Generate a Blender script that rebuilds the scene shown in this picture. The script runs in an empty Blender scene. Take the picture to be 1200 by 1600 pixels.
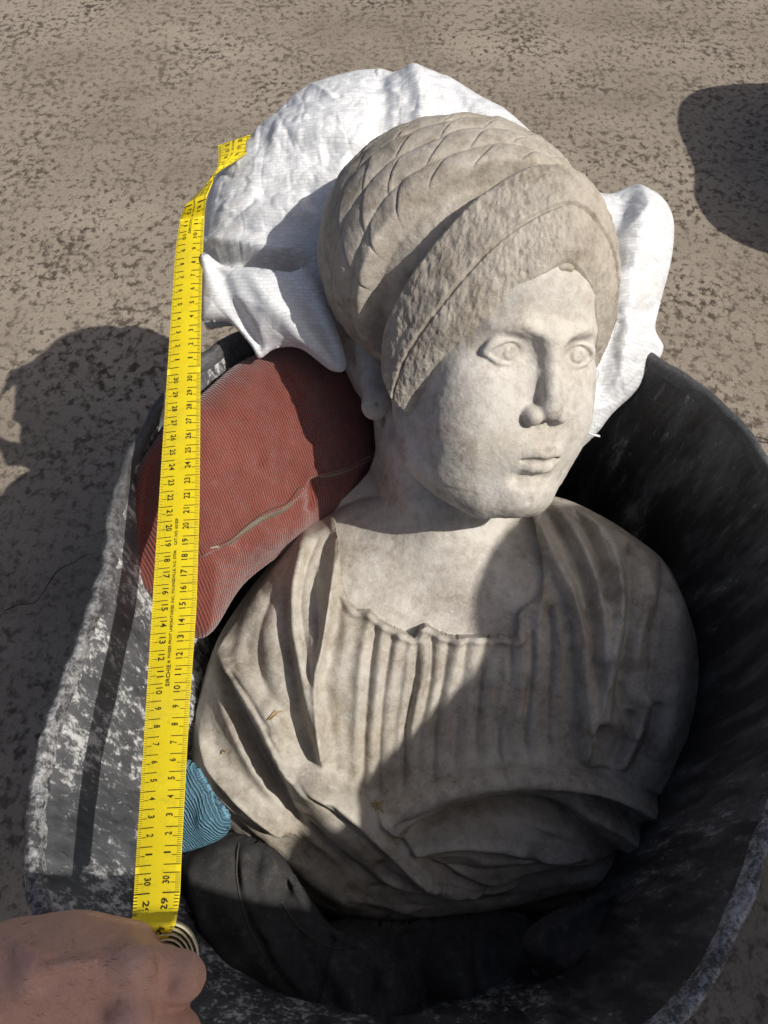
import bpy, math, random
import numpy as np
from mathutils import Vector
random.seed(4); np.random.seed(4)
sc = bpy.context.scene
COL = sc.collection
R_ = math.radians
# ------------------------------------------------------------------ camera, sky, sun
CAM = np.array((0.0, 0.0, 0.90)); PITCH = R_(57.0); FPX = 1203.0
cd = bpy.data.cameras.new('camera'); cam = bpy.data.objects.new('camera', cd); COL.objects.link(cam)
cam.location = CAM; cam.rotation_euler = (R_(90) - PITCH, 0, 0)
cd.sensor_fit = 'VERTICAL'; cd.sensor_height = 24.0; cd.lens = 24.0 * FPX / 1600.0
cd.clip_start = 0.01; cd.clip_end = 500
sc.camera = cam
SUN = np.array((0.64, -0.28, 0.72)); SUN = SUN / np.linalg.norm(SUN)
SUN_EL = math.asin(SUN[2])
w = bpy.data.worlds.new('World'); sc.world = w; w.use_nodes = True
nt = w.node_tree; bg = nt.nodes['Background']
sky = nt.nodes.new('ShaderNodeTexSky'); sky.sky_type = 'NISHITA'; sky.sun_disc = False
sky.sun_elevation = SUN_EL; sky.sun_rotation = math.atan2(SUN[0], SUN[1])
nt.links.new(sky.outputs[0], bg.inputs[0]); bg.inputs[1].default_value = 0.10
sky.air_density = 0.6; sky.dust_density = 3.0; sky.ozone_density = 0.3
sl = bpy.data.lights.new('sun', 'SUN'); so = bpy.data.objects.new('sun', sl); COL.objects.link(so)
sl.energy = 4.5; sl.angle = R_(0.53); sl.color = (1.0, 0.955, 0.885)
so.rotation_euler = Vector(SUN).to_track_quat('Z', 'Y').to_euler()
sc.view_settings.view_transform = 'Standard'; sc.view_settings.look = 'None'
sc.view_settings.exposure = -0.15; sc.view_settings.gamma = 1.0
# ------------------------------------------------------------------ frames of reference
AX = np.array((1.0, 0, 0)); AF = np.array((0, math.cos(PITCH), -math.sin(PITCH)))
AU = np.array((0, math.sin(PITCH), math.cos(PITCH)))
def ray(px, py):
    return AF + AX * ((px - 600) / FPX) + AU * ((800 - py) / FPX)
def P(px, py, dep): return CAM + ray(px, py) * dep
def C2W(q):
    q = np.asarray(q, float)
    return q[..., 0:1] * AX + q[..., 1:2] * AU - q[..., 2:3] * AF
# ------------------------------------------------------------------ numpy noise
_rs = np.random.RandomState(11); _T = _rs.rand(64, 64, 64).astype(np.float32)
def vnoise(p):
    i = np.floor(p).astype(np.int64); f = (p - i).astype(np.float32); f = f * f * (3 - 2 * f)
    a = i & 63; b = (i + 1) & 63; r = 0
    for dx in (0, 1):
        for dy in (0, 1):
            for dz in (0, 1):
                wt = (f[:, 0] if dx else 1 - f[:, 0]) * (f[:, 1] if dy else 1 - f[:, 1]) * (f[:, 2] if dz else 1 - f[:, 2])
                r = r + wt * _T[b[:, 0] if dx else a[:, 0], b[:, 1] if dy else a[:, 1], b[:, 2] if dz else a[:, 2]]
    return r * 2 - 1
def fbm(p, freq, octv=3, gain=0.5):
    r = 0; a = 1.0
    for o in range(octv):
        r = r + a * vnoise(p * freq + 7.3 * o); a *= gain; freq *= 2.03
    return r
def smooth(a, b, x):
    t = np.clip((x - a) / (b - a), 0, 1); return t * t * (3 - 2 * t)
# ------------------------------------------------------------------ materials
def nodes(name):
    m = bpy.data.materials.new(name); m.use_nodes = True
    t = m.node_tree; return m, t, t.nodes['Principled BSDF']
class NB:
    def __init__(s, name): s.m, s.t, s.b = nodes(name)
    def n(s, typ, ins=None, **kw):
        x = s.t.nodes.new(typ)
        for k, v in kw.items(): setattr(x, k, v)
        for k, v in (ins or {}).items():
            if isinstance(v, bpy.types.NodeSocket): s.t.links.new(v, x.inputs[k])
            else: x.inputs[k].default_value = v
        return x
    def co(s, kind='Object'): return s.n('ShaderNodeTexCoord').outputs[kind]
    def noise(s, co, scale, detail=4, rough=.55, dist=0.0):
        return s.n('ShaderNodeTexNoise', {'Vector': co, 'Scale': scale, 'Detail': detail, 'Roughness': rough, 'Distortion': dist}).outputs[0]
    def ramp(s, fac, stops):
        r = s.n('ShaderNodeValToRGB', {'Fac': fac}); e = r.color_ramp.elements
        while len(e) > 1: e.remove(e[-1])
        for i, (p, c) in enumerate(stops):
            x = e[0] if i == 0 else e.new(p)
            x.position = p; x.color = (*c, 1) if hasattr(c, '__len__') else (c, c, c, 1)
        return r.outputs[0]
    def mix(s, f, a, b, mode='MIX'):
        x = s.n('ShaderNodeMix', data_type='RGBA', blend_type=mode)
        for k, v in ((0, f), (6, a), (7, b)):
            if isinstance(v, bpy.types.NodeSocket): s.t.links.new(v, x.inputs[k])
            elif k == 0: x.inputs[0].default_value = v
            else: x.inputs[k].default_value = (*v, 1) if hasattr(v, '__len__') else (v, v, v, 1)
        return x.outputs[2]
    def math(s, op, a, b=0.0, c=0.0):
        x = s.n('ShaderNodeMath', operation=op)
        for k, v in ((0, a), (1, b), (2, c)):
            if isinstance(v, bpy.types.NodeSocket): s.t.links.new(v, x.inputs[k])
            else: x.inputs[k].default_value = v
        return x.outputs[0]
    def scale(s, co, v): return s.n('ShaderNodeMapping', {'Vector': co, 'Scale': v}).outputs[0]
    def bump(s, h, st, dist, prev=None):
        ins = {'Height': h, 'Strength': st, 'Distance': dist}
        if prev is not None: ins['Normal'] = prev
        return s.n('ShaderNodeBump', ins).outputs[0]
    def done(s, col=None, rough=.6, nrm=None, spec=None, **kw):
        for k, v in (('Base Color', col), ('Roughness', rough), ('Normal', nrm), ('Specular IOR Level', spec)):
            if v is None: continue
            if isinstance(v, bpy.types.NodeSocket): s.t.links.new(v, s.b.inputs[k])
            elif k == 'Base Color': s.b.inputs[k].default_value = (*v, 1)
            else: s.b.inputs[k].default_value = v
        for k, v in kw.items(): s.b.inputs[k.replace('_', ' ')].default_value = v
        return s.m

def marble(name, base, dirt, amount, pits=.25, pitscale=420):
    b = NB(name); co = b.co()
    n1 = b.noise(co, 24, 8, .7); n2 = b.noise(co, 85, 8, .78); n3 = b.noise(co, 9, 4, .6, .6)
    f1 = b.ramp(n1, [(.42, 0.0), (.68, 1.0)]); f2 = b.ramp(n2, [(.46, 0.0), (.72, 1.0)])
    f = b.math('MULTIPLY', b.math('ADD', b.math('MULTIPLY', f1, .6), b.math('MULTIPLY', f2, .55)), amount)
    c = b.mix(f, base, dirt)
    c = b.mix(b.math('MULTIPLY', b.ramp(n3, [(.45, 0.0), (.7, 1.0)]), .35), c, (base[0] * .93, base[1] * .87, base[2] * .72))
    sp = b.ramp(b.noise(co, 260, 3, .6), [(.66, 0.0), (.74, 1.0)])
    spm = b.math('MULTIPLY', sp, b.ramp(n1, [(.45, 0.0), (.6, .7)]))
    c = b.mix(spm, c, (dirt[0] * .45, dirt[1] * .42, dirt[2] * .4))
    lt = b.ramp(b.noise(co, 140, 3, .5), [(.62, 0.0), (.75, .5)])
    c = b.mix(lt, c, (min(base[0] * 1.2, .85), min(base[1] * 1.2, .82), min(base[2] * 1.22, .78)))
    h = b.math('ADD', b.noise(co, pitscale, 4, .7), b.math('MULTIPLY', n2, .8))
    return b.done(c, b.ramp(n1, [(.3, .5), (.7, .75)]), b.bump(h, pits, .0025), .35)
M = {}
M['skin_marble'] = marble('skin_marble', (.60, .57, .515), (.25, .20, .15), 1.0, .32)
M['hair_marble'] = marble('hair_marble', (.47, .43, .37), (.18, .142, .10), 1.0, .4)
M['drape_marble'] = marble('drape_marble', (.51, .475, .415), (.19, .152, .11), 1.05, .38)

b = NB('concrete'); co = b.co()
n1 = b.noise(co, 3.0, 6, .6); n2 = b.noise(b.scale(co, (1, .85, 1)), 72, 4, .62, .15); n3 = b.noise(co, 190, 5, .7); n4 = b.noise(co, 62, 5, .6)
n5 = b.noise(b.scale(co, (.5, 1.6, 1)), 1.3, 5, .6, .5)
c = b.mix(b.ramp(b.math('ADD', b.math('MULTIPLY', n1, .5), b.math('MULTIPLY', n5, .5)), [(.38, 0.0), (.62, 1.0)]), (.188, .158, .124), (.345, .300, .242))
c = b.mix(b.math('MULTIPLY', b.ramp(n3, [(.35, 0.0), (.75, 1.0)]), .55), c, (.36, .30, .23))
n6 = b.noise(co, 7.5, 5, .65)
n2 = b.math('ADD', n2, b.math('MULTIPLY', b.math('SUBTRACT', n6, .5), .34))
bl = b.math('MULTIPLY', b.ramp(n2, [(.50, 0.0), (.63, 1.0)]), b.ramp(n1, [(.3, .35), (.6, .95)]))
bl = b.math('MAXIMUM', bl, b.math('MULTIPLY', b.ramp(n4, [(.55, 0.0), (.68, 1.0)]), .6))
c = b.mix(bl, c, (.068, .050, .036))
c = b.mix(b.math('MULTIPLY', b.ramp(b.noise(co, 420, 3, .6), [(.58, 0.0), (.7, 1.0)]), .5), c, (.07, .055, .045))
h = b.math('ADD', b.math('MULTIPLY', n3, .6), b.math('MULTIPLY', bl, -.45))
M['concrete'] = b.done(c, .85, b.bump(h, .55, .004), .25)

b = NB('black_rubber'); co = b.co()
st = b.scale(co, (1, 1, .35))
n1 = b.noise(b.scale(co, (1, 1, .16)), 40, 8, .7); n2 = b.noise(b.scale(co, (1, 1, .4)), 200, 8, .75); n3 = b.noise(co, 300, 4, .6); n4 = b.noise(b.scale(co, (1, 1, .4)), 11, 4, .6)
# dried plaster smears, denser and paler towards negative x in object space
gx = b.n('ShaderNodeSeparateXYZ', {'Vector': co}).outputs[0]
side = b.n('ShaderNodeMapRange', {'Value': gx, 'From Min': .10, 'From Max': -.16, 'To Min': 0.0, 'To Max': 1.0}).outputs[0]
mid = b.math('ADD', b.math('ADD', b.math('MULTIPLY', n1, .34), b.math('MULTIPLY', n2, .42)), b.math('MULTIPLY', n4, .24))
thr = b.math('ADD', mid, b.math('MULTIPLY', side, .045))
f = b.ramp(thr, [(.548, 0.0), (.592, 1.0)])
film = b.math('MULTIPLY', b.ramp(b.math('ADD', n1, b.math('MULTIPLY', side, .17)), [(.47, 0.0), (.70, 1.0)]), .9)
c = b.mix(film, (.024, .024, .026), (.13, .133, .14))
c = b.mix(b.math('MULTIPLY', f, b.math('ADD', .32, b.math('MULTIPLY', side, .66))), c, (.62, .62, .61))
scr = b.ramp(b.noise(b.scale(co, (1, 1, .06)), 160, 3, .6), [(.62, 0.0), (.70, 1.0)])
c = b.mix(b.math('MULTIPLY', scr, .35), c, (.20, .20, .21))
h = b.math('ADD', b.math('MULTIPLY', f, .7), b.math('MULTIPLY', n3, .4))
M['rubber'] = b.done(c, b.mix(f, .42, .85), b.bump(h, .5, .003), .45)

b = NB('scuff_highlight_rim'); co = b.co()
n1 = b.noise(co, 60, 8, .75); n2 = b.noise(co, 260, 6, .75)
f = b.ramp(b.math('ADD', b.math('MULTIPLY', n1, .5), b.math('MULTIPLY', n2, .5)), [(.46, 0.0), (.60, 1.0)])
gy = b.n('ShaderNodeSeparateXYZ', {'Vector': co}).outputs[1]
f = b.math('MULTIPLY', f, b.n('ShaderNodeMapRange', {'Value': gy, 'From Min': .12, 'From Max': -.12, 'To Min': .12, 'To Max': 1.0}).outputs[0])  # scuffs kept to the near side, where their pale colour paints the edge highlight
M['rim'] = b.done(b.mix(f, (.05, .05, .052), (.45, .45, .45)), .5, b.bump(n2, .5, .002), .5)
b = NB('woven_plastic'); uv = b.co('UV')
def weave(b, uv, tape, strength, dist, prev=None):
    br = b.n('ShaderNodeTexBrick', {'Vector': uv, 'Scale': 1.0, 'Mortar Size': tape * .07, 'Mortar Smooth': .6, 'Brick Width': tape * 2.1, 'Row Height': tape,
             'Color1': (.35, .35, .35, 1), 'Color2': (1, 1, 1, 1), 'Mortar': (0, 0, 0, 1)})
    br.offset = .5
    return br, b.bump(br.outputs[0], strength, dist, prev)
wob = b.n('ShaderNodeTexNoise', {'Vector': uv, 'Scale': 25.0, 'Detail': 2.0}).outputs['Color']
uv2 = b.n('ShaderNodeVectorMath', {0: uv, 1: b.n('ShaderNodeVectorMath', {0: wob, 'Scale': .012}, operation='SCALE').outputs[0]}, operation='ADD').outputs[0]
br, nr = weave(b, uv2, .0030, .45, .0014)
cr = b.n('ShaderNodeTexVoronoi', {'Vector': uv2, 'Scale': 30.0, 'Randomness': 1.0}, feature='DISTANCE_TO_EDGE').outputs[0]
nr = b.bump(b.ramp(cr, [(0.0, 0.0), (.08, 1.0)]), .16, .003, nr)
nr = b.bump(b.noise(uv, 60, 6, .65), .2, .005, nr)
c = b.mix(b.math('MULTIPLY', br.outputs[1], .07), b.mix(br.outputs[0], (.60, .61, .62), (.78, .79, .80)), (.40, .41, .42))  # random paler bricks paint in the glints of the weave
c = b.mix(b.math('MULTIPLY', b.ramp(b.noise(uv, 14, 6, .7), [(.5, 0.0), (.75, 1.0)]), .35), c, (.50, .47, .40))
M['sack'] = b.done(c, b.mix(br.outputs[0], .25, .55), nr, .5)

b = NB('red_chenille'); uv = b.co('UV'); co = b.co()
wobf = b.math('MULTIPLY', b.noise(uv, 9, 2), .02)
sx = b.n('ShaderNodeSeparateXYZ', {'Vector': uv})
line = b.math('SINE', b.math('MULTIPLY', b.math('ADD', b.math('ADD', sx.outputs[0], b.math('MULTIPLY', sx.outputs[1], .42)), wobf), 2 * math.pi / .0023))
nz = b.noise(b.scale(uv, (900, 70, 1)), 1, 3, .7)
c = b.mix(b.ramp(b.noise(uv, 18, 5, .65), [(.3, 0.0), (.7, 1.0)]), (.165, .040, .029), (.245, .064, .045))
c = b.mix(b.math('MULTIPLY', b.math('ADD', b.math('MULTIPLY', line, .5), .5), b.math('MULTIPLY', nz, .6)), c, (.31, .10, .072))
c = b.mix(b.math('MULTIPLY', b.ramp(b.noise(co, 700, 3, .7), [(.45, 0.0), (.75, 1.0)]), .4), c, (.15, .035, .028))
nr = b.bump(b.math('MULTIPLY', line, b.math('MULTIPLY', nz, b.math('ADD', nz, .35))), .8, .0013); nr = b.bump(b.noise(co, 900, 3, .7), .4, .0014, nr)
M['cushion'] = b.done(c, .95, nr, .1, Sheen_Weight=.35, Sheen_Roughness=.5)

def cloth(name, c1, c2, dust, ribs=None, rough=.9):
    b = NB(name); uv = b.co('UV'); co = b.co()
    c = b.mix(b.ramp(b.noise(co, 26, 6, .65), [(.3, 0.0), (.7, 1.0)]), c1, c2)
    c = b.mix(b.math('MULTIPLY', b.ramp(b.noise(co, 120, 5, .75), [(.52, 0.0), (.75, 1.0)]), .5), c, dust)
    nr = b.bump(b.noise(co, 500, 3, .7), .35, .0015)
    if ribs:
        s = b.n('ShaderNodeSeparateXYZ', {'Vector': uv})
        q = b.math('ADD', b.math('ADD', s.outputs[0], b.math('MULTIPLY', s.outputs[1], .75)), b.math('MULTIPLY', b.noise(uv, 120, 3), .0035))
        ln = b.math('SINE', b.math('MULTIPLY', q, 2 * math.pi / ribs))
        c = b.mix(b.math('MULTIPLY', b.ramp(ln, [(0.0, 0.0), (.8, 1.0)]), b.noise(uv, 160, 3, .7)), c, tuple(min(x * 2.2, .8) for x in c2))
        nr = b.bump(ln, .8, .0025, nr)
    return b.done(c, rough, nr, .2)
M['dark_cloth'] = cloth('dark_cloth', (.030, .029, .029), (.055, .053, .053), (.14, .13, .12))
M['dark_cloth_b'] = cloth('dark_cloth_b', (.045, .043, .042), (.08, .076, .073), (.16, .15, .14))
M['blue_towel'] = cloth('blue_towel', (.06, .15, .21), (.11, .22, .29), (.30, .40, .45), .0026)
M['lining'] = cloth('lining', (.25, .23, .16), (.36, .33, .25), (.45, .42, .33))

b = NB('yellow_vinyl'); co = b.co()
c = b.mix(b.ramp(b.noise(co, 30, 5, .6), [(.3, 0.0), (.75, 1.0)]), (.72, .56, .012), (.78, .63, .02))
c = b.mix(b.math('MULTIPLY', b.ramp(b.noise(co, 130, 5, .75), [(.52, 0.0), (.75, 1.0)]), .5), c, (.42, .31, .03))
c = b.mix(b.math('MULTIPLY', b.ramp(b.noise(co, 18, 5, .7), [(.5, 0.0), (.75, 1.0)]), .3), c, (.40, .32, .06))
M['tape'] = b.done(c, .42, b.bump(b.noise(co, 900, 2), .15, .0008), .4)
M['ink'] = NB('print_ink').done((.025, .018, .008), .6)
b = NB('cream_backing'); co = b.co()
M['cream'] = b.done(b.mix(b.noise(co, 260, 4), (.60, .54, .36), (.74, .68, .49)), .7, b.bump(b.noise(co, 1200, 2), .4, .001), .2)

b = NB('skin'); co = b.co()
c = b.mix(b.ramp(b.noise(co, 32, 5, .6), [(.3, 0.0), (.7, 1.0)]), (.60, .325, .23), (.68, .405, .30))
c = b.mix(b.math('MULTIPLY', b.ramp(b.noise(co, 16, 3, .5), [(.5, 0.0), (.7, 1.0)]), .55), c, (.62, .28, .205))
c = b.mix(b.math('MULTIPLY', b.ramp(b.noise(co, 420, 4, .7), [(.5, 0.0), (.75, 1.0)]), .45), c, (.45, .22, .165))
c = b.mix(b.math('MULTIPLY', b.ramp(b.noise(co, 75, 4, .6), [(.52, 0.0), (.7, 1.0)]), .4), c, (.70, .45, .35))
vo = b.n('ShaderNodeTexVoronoi', {'Vector': b.scale(co, (1, 1.6, 1)), 'Scale': 620.0}, feature='DISTANCE_TO_EDGE').outputs[0]
nr = b.bump(b.ramp(vo, [(0.0, 0.0), (.12, 1.0)]), .4, .0012); nr = b.bump(b.noise(co, 110, 5, .65), .35, .004, nr)
M['skin'] = b.done(c, .5, nr, .4)
M['body_hair'] = NB('body_hair').done((.05, .03, .02), .5)
M['shade_figure'] = NB('shade_figure_cloth').done((.03, .035, .05), .9)
b = NB('straw'); M['straw'] = b.done((.38, .27, .13), .8)
b = NB('thread'); M['thread'] = b.done((.72, .72, .72), .4)
b = NB('grit'); M['grit'] = b.done((.085, .078, .07), .9)
b = NB('crack_fill'); M['crack'] = b.done((.02, .017, .014), .95)
# ------------------------------------------------------------------ object helpers
def mesh_obj(name, V, F, mat, parent=None, uv=None, smooth_=True):
    base = np.array(parent.location) if parent is not None else np.zeros(3)
    V = np.asarray(V, float) - base
    me = bpy.data.meshes.new(name)
    F = [tuple(f) for f in F] if not isinstance(F, np.ndarray) else F
    if isinstance(F, np.ndarray):
        n, k = F.shape
        me.vertices.add(len(V)); me.vertices.foreach_set('co', V.astype(np.float32).ravel())
        me.loops.add(n * k); me.loops.foreach_set('vertex_index', F.astype(np.int32).ravel())
        me.polygons.add(n); me.polygons.foreach_set('loop_start', np.arange(0, n * k, k, dtype=np.int32))
        me.update(calc_edges=True); me.validate()
    else:
        me.from_pydata(V.tolist(), [], F); me.update()
    if smooth_: me.polygons.foreach_set('use_smooth', np.ones(len(me.polygons), bool))
    if uv is not None:
        l = me.uv_layers.new(name='UVMap'); vi = np.empty(len(me.loops), np.int32); me.loops.foreach_get('vertex_index', vi)
        l.data.foreach_set('uv', np.asarray(uv, np.float32)[vi].ravel())
    me.materials.append(mat)
    o = bpy.data.objects.new(name, me); COL.objects.link(o)
    if parent is not None: o.parent = parent
    return o
def tag(o, label=None, cat=None, group=None, kind=None):
    for k, v in (('label', label), ('category', cat), ('group', group), ('kind', kind)):
        if v: o[k] = v
    return o
def empty(name, loc, label, cat, group=None):
    o = bpy.data.objects.new(name, None); COL.objects.link(o); o.location = [float(x) for x in loc]; o.empty_display_size = .02
    return tag(o, label, cat, group)
def grid_faces(nu, nv, cu=False, cv=False):
    i = np.arange(nu if cu else nu - 1); j = np.arange(nv if cv else nv - 1)
    I, J = np.meshgrid(i, j, indexing='ij'); I2 = (I + 1) % nu; J2 = (J + 1) % nv
    return np.stack([I * nv + J, I2 * nv + J, I2 * nv + J2, I * nv + J2], -1).reshape(-1, 4)
def crom(pts, n=8, closed=False):
    p = np.asarray(pts, float)
    if closed: q = np.vstack([p[-1], p, p[0], p[1]])
    else: q = np.vstack([2 * p[0] - p[1], p, 2 * p[-1] - p[-2]])
    out = []
    for i in range(1, len(q) - 2):
        for t in np.arange(n) / n:
            a, b_, c_, d = q[i - 1], q[i], q[i + 1], q[i + 2]
            out.append(.5 * (2 * b_ + (c_ - a) * t + (2 * a - 5 * b_ + 4 * c_ - d) * t * t + (3 * b_ - a - 3 * c_ + d) * t ** 3))
    if not closed: out.append(p[-1])
    return np.array(out)
def tube_mesh(pts, rad, seg=8):
    p = np.asarray(pts, float); n = len(p); rad = np.broadcast_to(np.asarray(rad, float), (n,))
    tg = np.gradient(p, axis=0); tg /= np.linalg.norm(tg, axis=1)[:, None] + 1e-12
    up = np.array((.3, .2, .93)); V = []
    for i in range(n):
        a = np.cross(tg[i], up); a /= np.linalg.norm(a) + 1e-9; c_ = np.cross(tg[i], a)
        for k in range(seg):
            th = 2 * math.pi * k / seg; V.append(p[i] + rad[i] * (math.cos(th) * a + math.sin(th) * c_))
    F = [tuple(x) for x in grid_faces(n, seg, False, True)] + [tuple(range(seg))[::-1], tuple(range((n - 1) * seg, n * seg))]
    return V, F
# ------------------------------------------------------------------ signed-distance sculpting
class SDF:
    def __init__(s): s.ops = []
    def _add(s, m, fn, c, r, k): s.ops.append((m, fn, np.asarray(c, float), float(r), k))
    def ell(s, c, r, k=0., m='u', rotm=None):
        c = np.asarray(c, float); r = np.asarray(r, float)
        def fn(p):
            q = p - c
            if rotm is not None: q = q @ rotm
            k0 = np.linalg.norm(q / r, axis=1); k1 = np.linalg.norm(q / (r * r), axis=1) + 1e-9
            return k0 * (k0 - 1) / k1
        s._add(m, fn, c, r.max(), k)
    def tube(s, pts, rad, k=0., m='u'):
        pts = np.asarray(pts, float); rad = np.broadcast_to(np.asarray(rad, float), (len(pts),))
        def fn(p):
            d = np.full(len(p), 1e9)
            for i in range(len(pts) - 1):
                a = pts[i]; ab = pts[i + 1] - a; t = np.clip((p - a) @ ab / (ab @ ab + 1e-12), 0, 1)
                d = np.minimum(d, np.linalg.norm(p - a - t[:, None] * ab, axis=1) - (rad[i] + t * (rad[i + 1] - rad[i])))
            return d
        c = (pts.max(0) + pts.min(0)) / 2
        s._add(m, fn, c, np.linalg.norm(pts - c, axis=1).max() + rad.max(), k)
    def fn(s, f, c, r, k=0., m='u'): s._add(m, f, c, r, k)
    def ev(s, P, marg):
        d = np.full(len(P), 1e3)
        for m, fn, c, r, k in s.ops:
            if r < 1e5: ix = np.nonzero((np.abs(P - c) < r + k + marg).all(1))[0]
            else: ix = np.arange(len(P))
            if not len(ix): continue
            p = P[ix]; a = d[ix]
            if m == 'd': d[ix] = a + fn(p); continue
            b_ = fn(p)
            if m == 'u':
                if k > 0: h = np.maximum(k - np.abs(a - b_), 0) / k; a = np.minimum(a, b_) - h * h * k / 4
                else: a = np.minimum(a, b_)
            elif m == 's':
                b_ = -b_
                if k > 0: h = np.maximum(k - np.abs(a - b_), 0) / k; a = np.maximum(a, b_) + h * h * k / 4
                else: a = np.maximum(a, b_)
            d[ix] = a
        return d
    def mesh(s, lo, hi, res, B=8):
        lo = np.asarray(lo, float); nb = np.ceil((np.asarray(hi) - lo) / (res * B)).astype(int); cs = res * B
        g = np.stack(np.meshgrid(*[np.arange(n) for n in nb], indexing='ij'), -1).reshape(-1, 3)
        ctr = lo + (g + .5) * cs - res * .5
        dc = s.ev(ctr, cs * 2)
        D = np.repeat(np.repeat(np.repeat(dc.reshape(nb), B, 0), B, 1), B, 2).astype(np.float32)
        act = g[np.abs(dc) < cs * 1.25]
        off = np.stack(np.meshgrid(*[np.arange(B)] * 3, indexing='ij'), -1).reshape(-1, 3)
        for ch in np.array_split(act, max(1, len(act) // 1500)):
            idx = (ch[:, None, :] * B + off).reshape(-1, 3)
            D[idx[:, 0], idx[:, 1], idx[:, 2]] = s.ev(lo + idx * res, res * 6)
        ins = D < 0
        cor = [(i, j, k) for i in (0, 1) for j in (0, 1) for k in (0, 1)]
        n0, n1, n2 = np.array(D.shape) - 1
        sl_ = lambda A, o: A[o[0]:o[0] + n0, o[1]:o[1] + n1, o[2]:o[2] + n2]
        cnt = sum(sl_(ins, o).astype(np.int8) for o in cor)
        cells = np.argwhere((cnt > 0) & (cnt < 8))
        vid = np.full((n0, n1, n2), -1, np.int32); vid[tuple(cells.T)] = np.arange(len(cells))
        acc = np.zeros((len(cells), 3)); num = np.zeros(len(cells))
        for a in cor:
            for ax in range(3):
                if a[ax]: continue
                b_ = list(a); b_[ax] = 1
                da = D[tuple((cells + a).T)]; db = D[tuple((cells + b_).T)]
                x = (da < 0) != (db < 0); t = np.where(x, da / np.where(x, da - db, 1), 0)
                pos = cells + np.array(a, float); pos[:, ax] += t
                acc += pos * x[:, None]; num += x
        V = lo + acc / num[:, None] * res
        Fs = []
        for ax in range(3):
            u, v = (ax + 1) % 3, (ax + 2) % 3
            sa = [slice(1, n0), slice(1, n1), slice(1, n2)]; A = ins[tuple(sa)]
            sb = list(sa); sb[ax] = slice(2, D.shape[ax]); Bq = ins[tuple(sb)]
            A = A[tuple(slice(0, m) for m in Bq.shape)]
            e = np.argwhere(A != Bq) + 1
            if not len(e): continue
            fl = ins[tuple(e.T)]
            q = []
            for du, dv in ((0, 0), (1, 0), (1, 1), (0, 1)):
                z = e.copy(); z[:, u] -= du; z[:, v] -= dv; q.append(vid[tuple(z.T)])
            q = np.stack(q, 1); q[~fl] = q[~fl][:, ::-1]
            Fs.append(q[(q >= 0).all(1)])
        return V, np.vstack(Fs)
# ------------------------------------------------------------------ relief sculpting on a plane
def inside_poly(x, y, poly):
    r = np.zeros(x.shape, bool); n = len(poly)
    for i in range(n):
        x1, y1 = poly[i]; x2, y2 = poly[(i + 1) % n]
        if y1 == y2: continue
        c = ((y1 > y) != (y2 > y)) & (x < (x2 - x1) * (y - y1) / (y2 - y1) + x1); r ^= c
    return r
def dist_line(U, pts, closed=False, lim=None):
    """distance, signed side, arc fraction, nearest point for points U (N,2)"""
    n = len(U); D = np.full(n, 1e9); S = np.zeros(n); T = np.zeros(n); Q = np.zeros((n, 2))
    p = np.vstack([pts, pts[:1]]) if closed else np.asarray(pts)
    L = np.r_[0, np.cumsum(np.linalg.norm(np.diff(p, axis=0), axis=1))]
    for i in range(len(p) - 1):
        a, ab = p[i], p[i + 1] - p[i]
        if lim is not None:
            lo = np.minimum(a, a + ab) - lim; hi = np.maximum(a, a + ab) + lim
            ix = np.nonzero((U[:, 0] > lo[0]) & (U[:, 0] < hi[0]) & (U[:, 1] > lo[1]) & (U[:, 1] < hi[1]))[0]
        else: ix = np.arange(n)
        if not len(ix): continue
        w_ = U[ix] - a; t = np.clip(w_ @ ab / (ab @ ab + 1e-15), 0, 1); q = a + t[:, None] * ab
        d = np.linalg.norm(U[ix] - q, axis=1); k = d < D[ix]; jx = ix[k]
        D[jx] = d[k]; S[jx] = np.sign(ab[0] * w_[k, 1] - ab[1] * w_[k, 0]); T[jx] = (L[i] + t[k] * (L[i + 1] - L[i])) / L[-1]; Q[jx] = q[k]
    return D, S, T, Q
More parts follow.
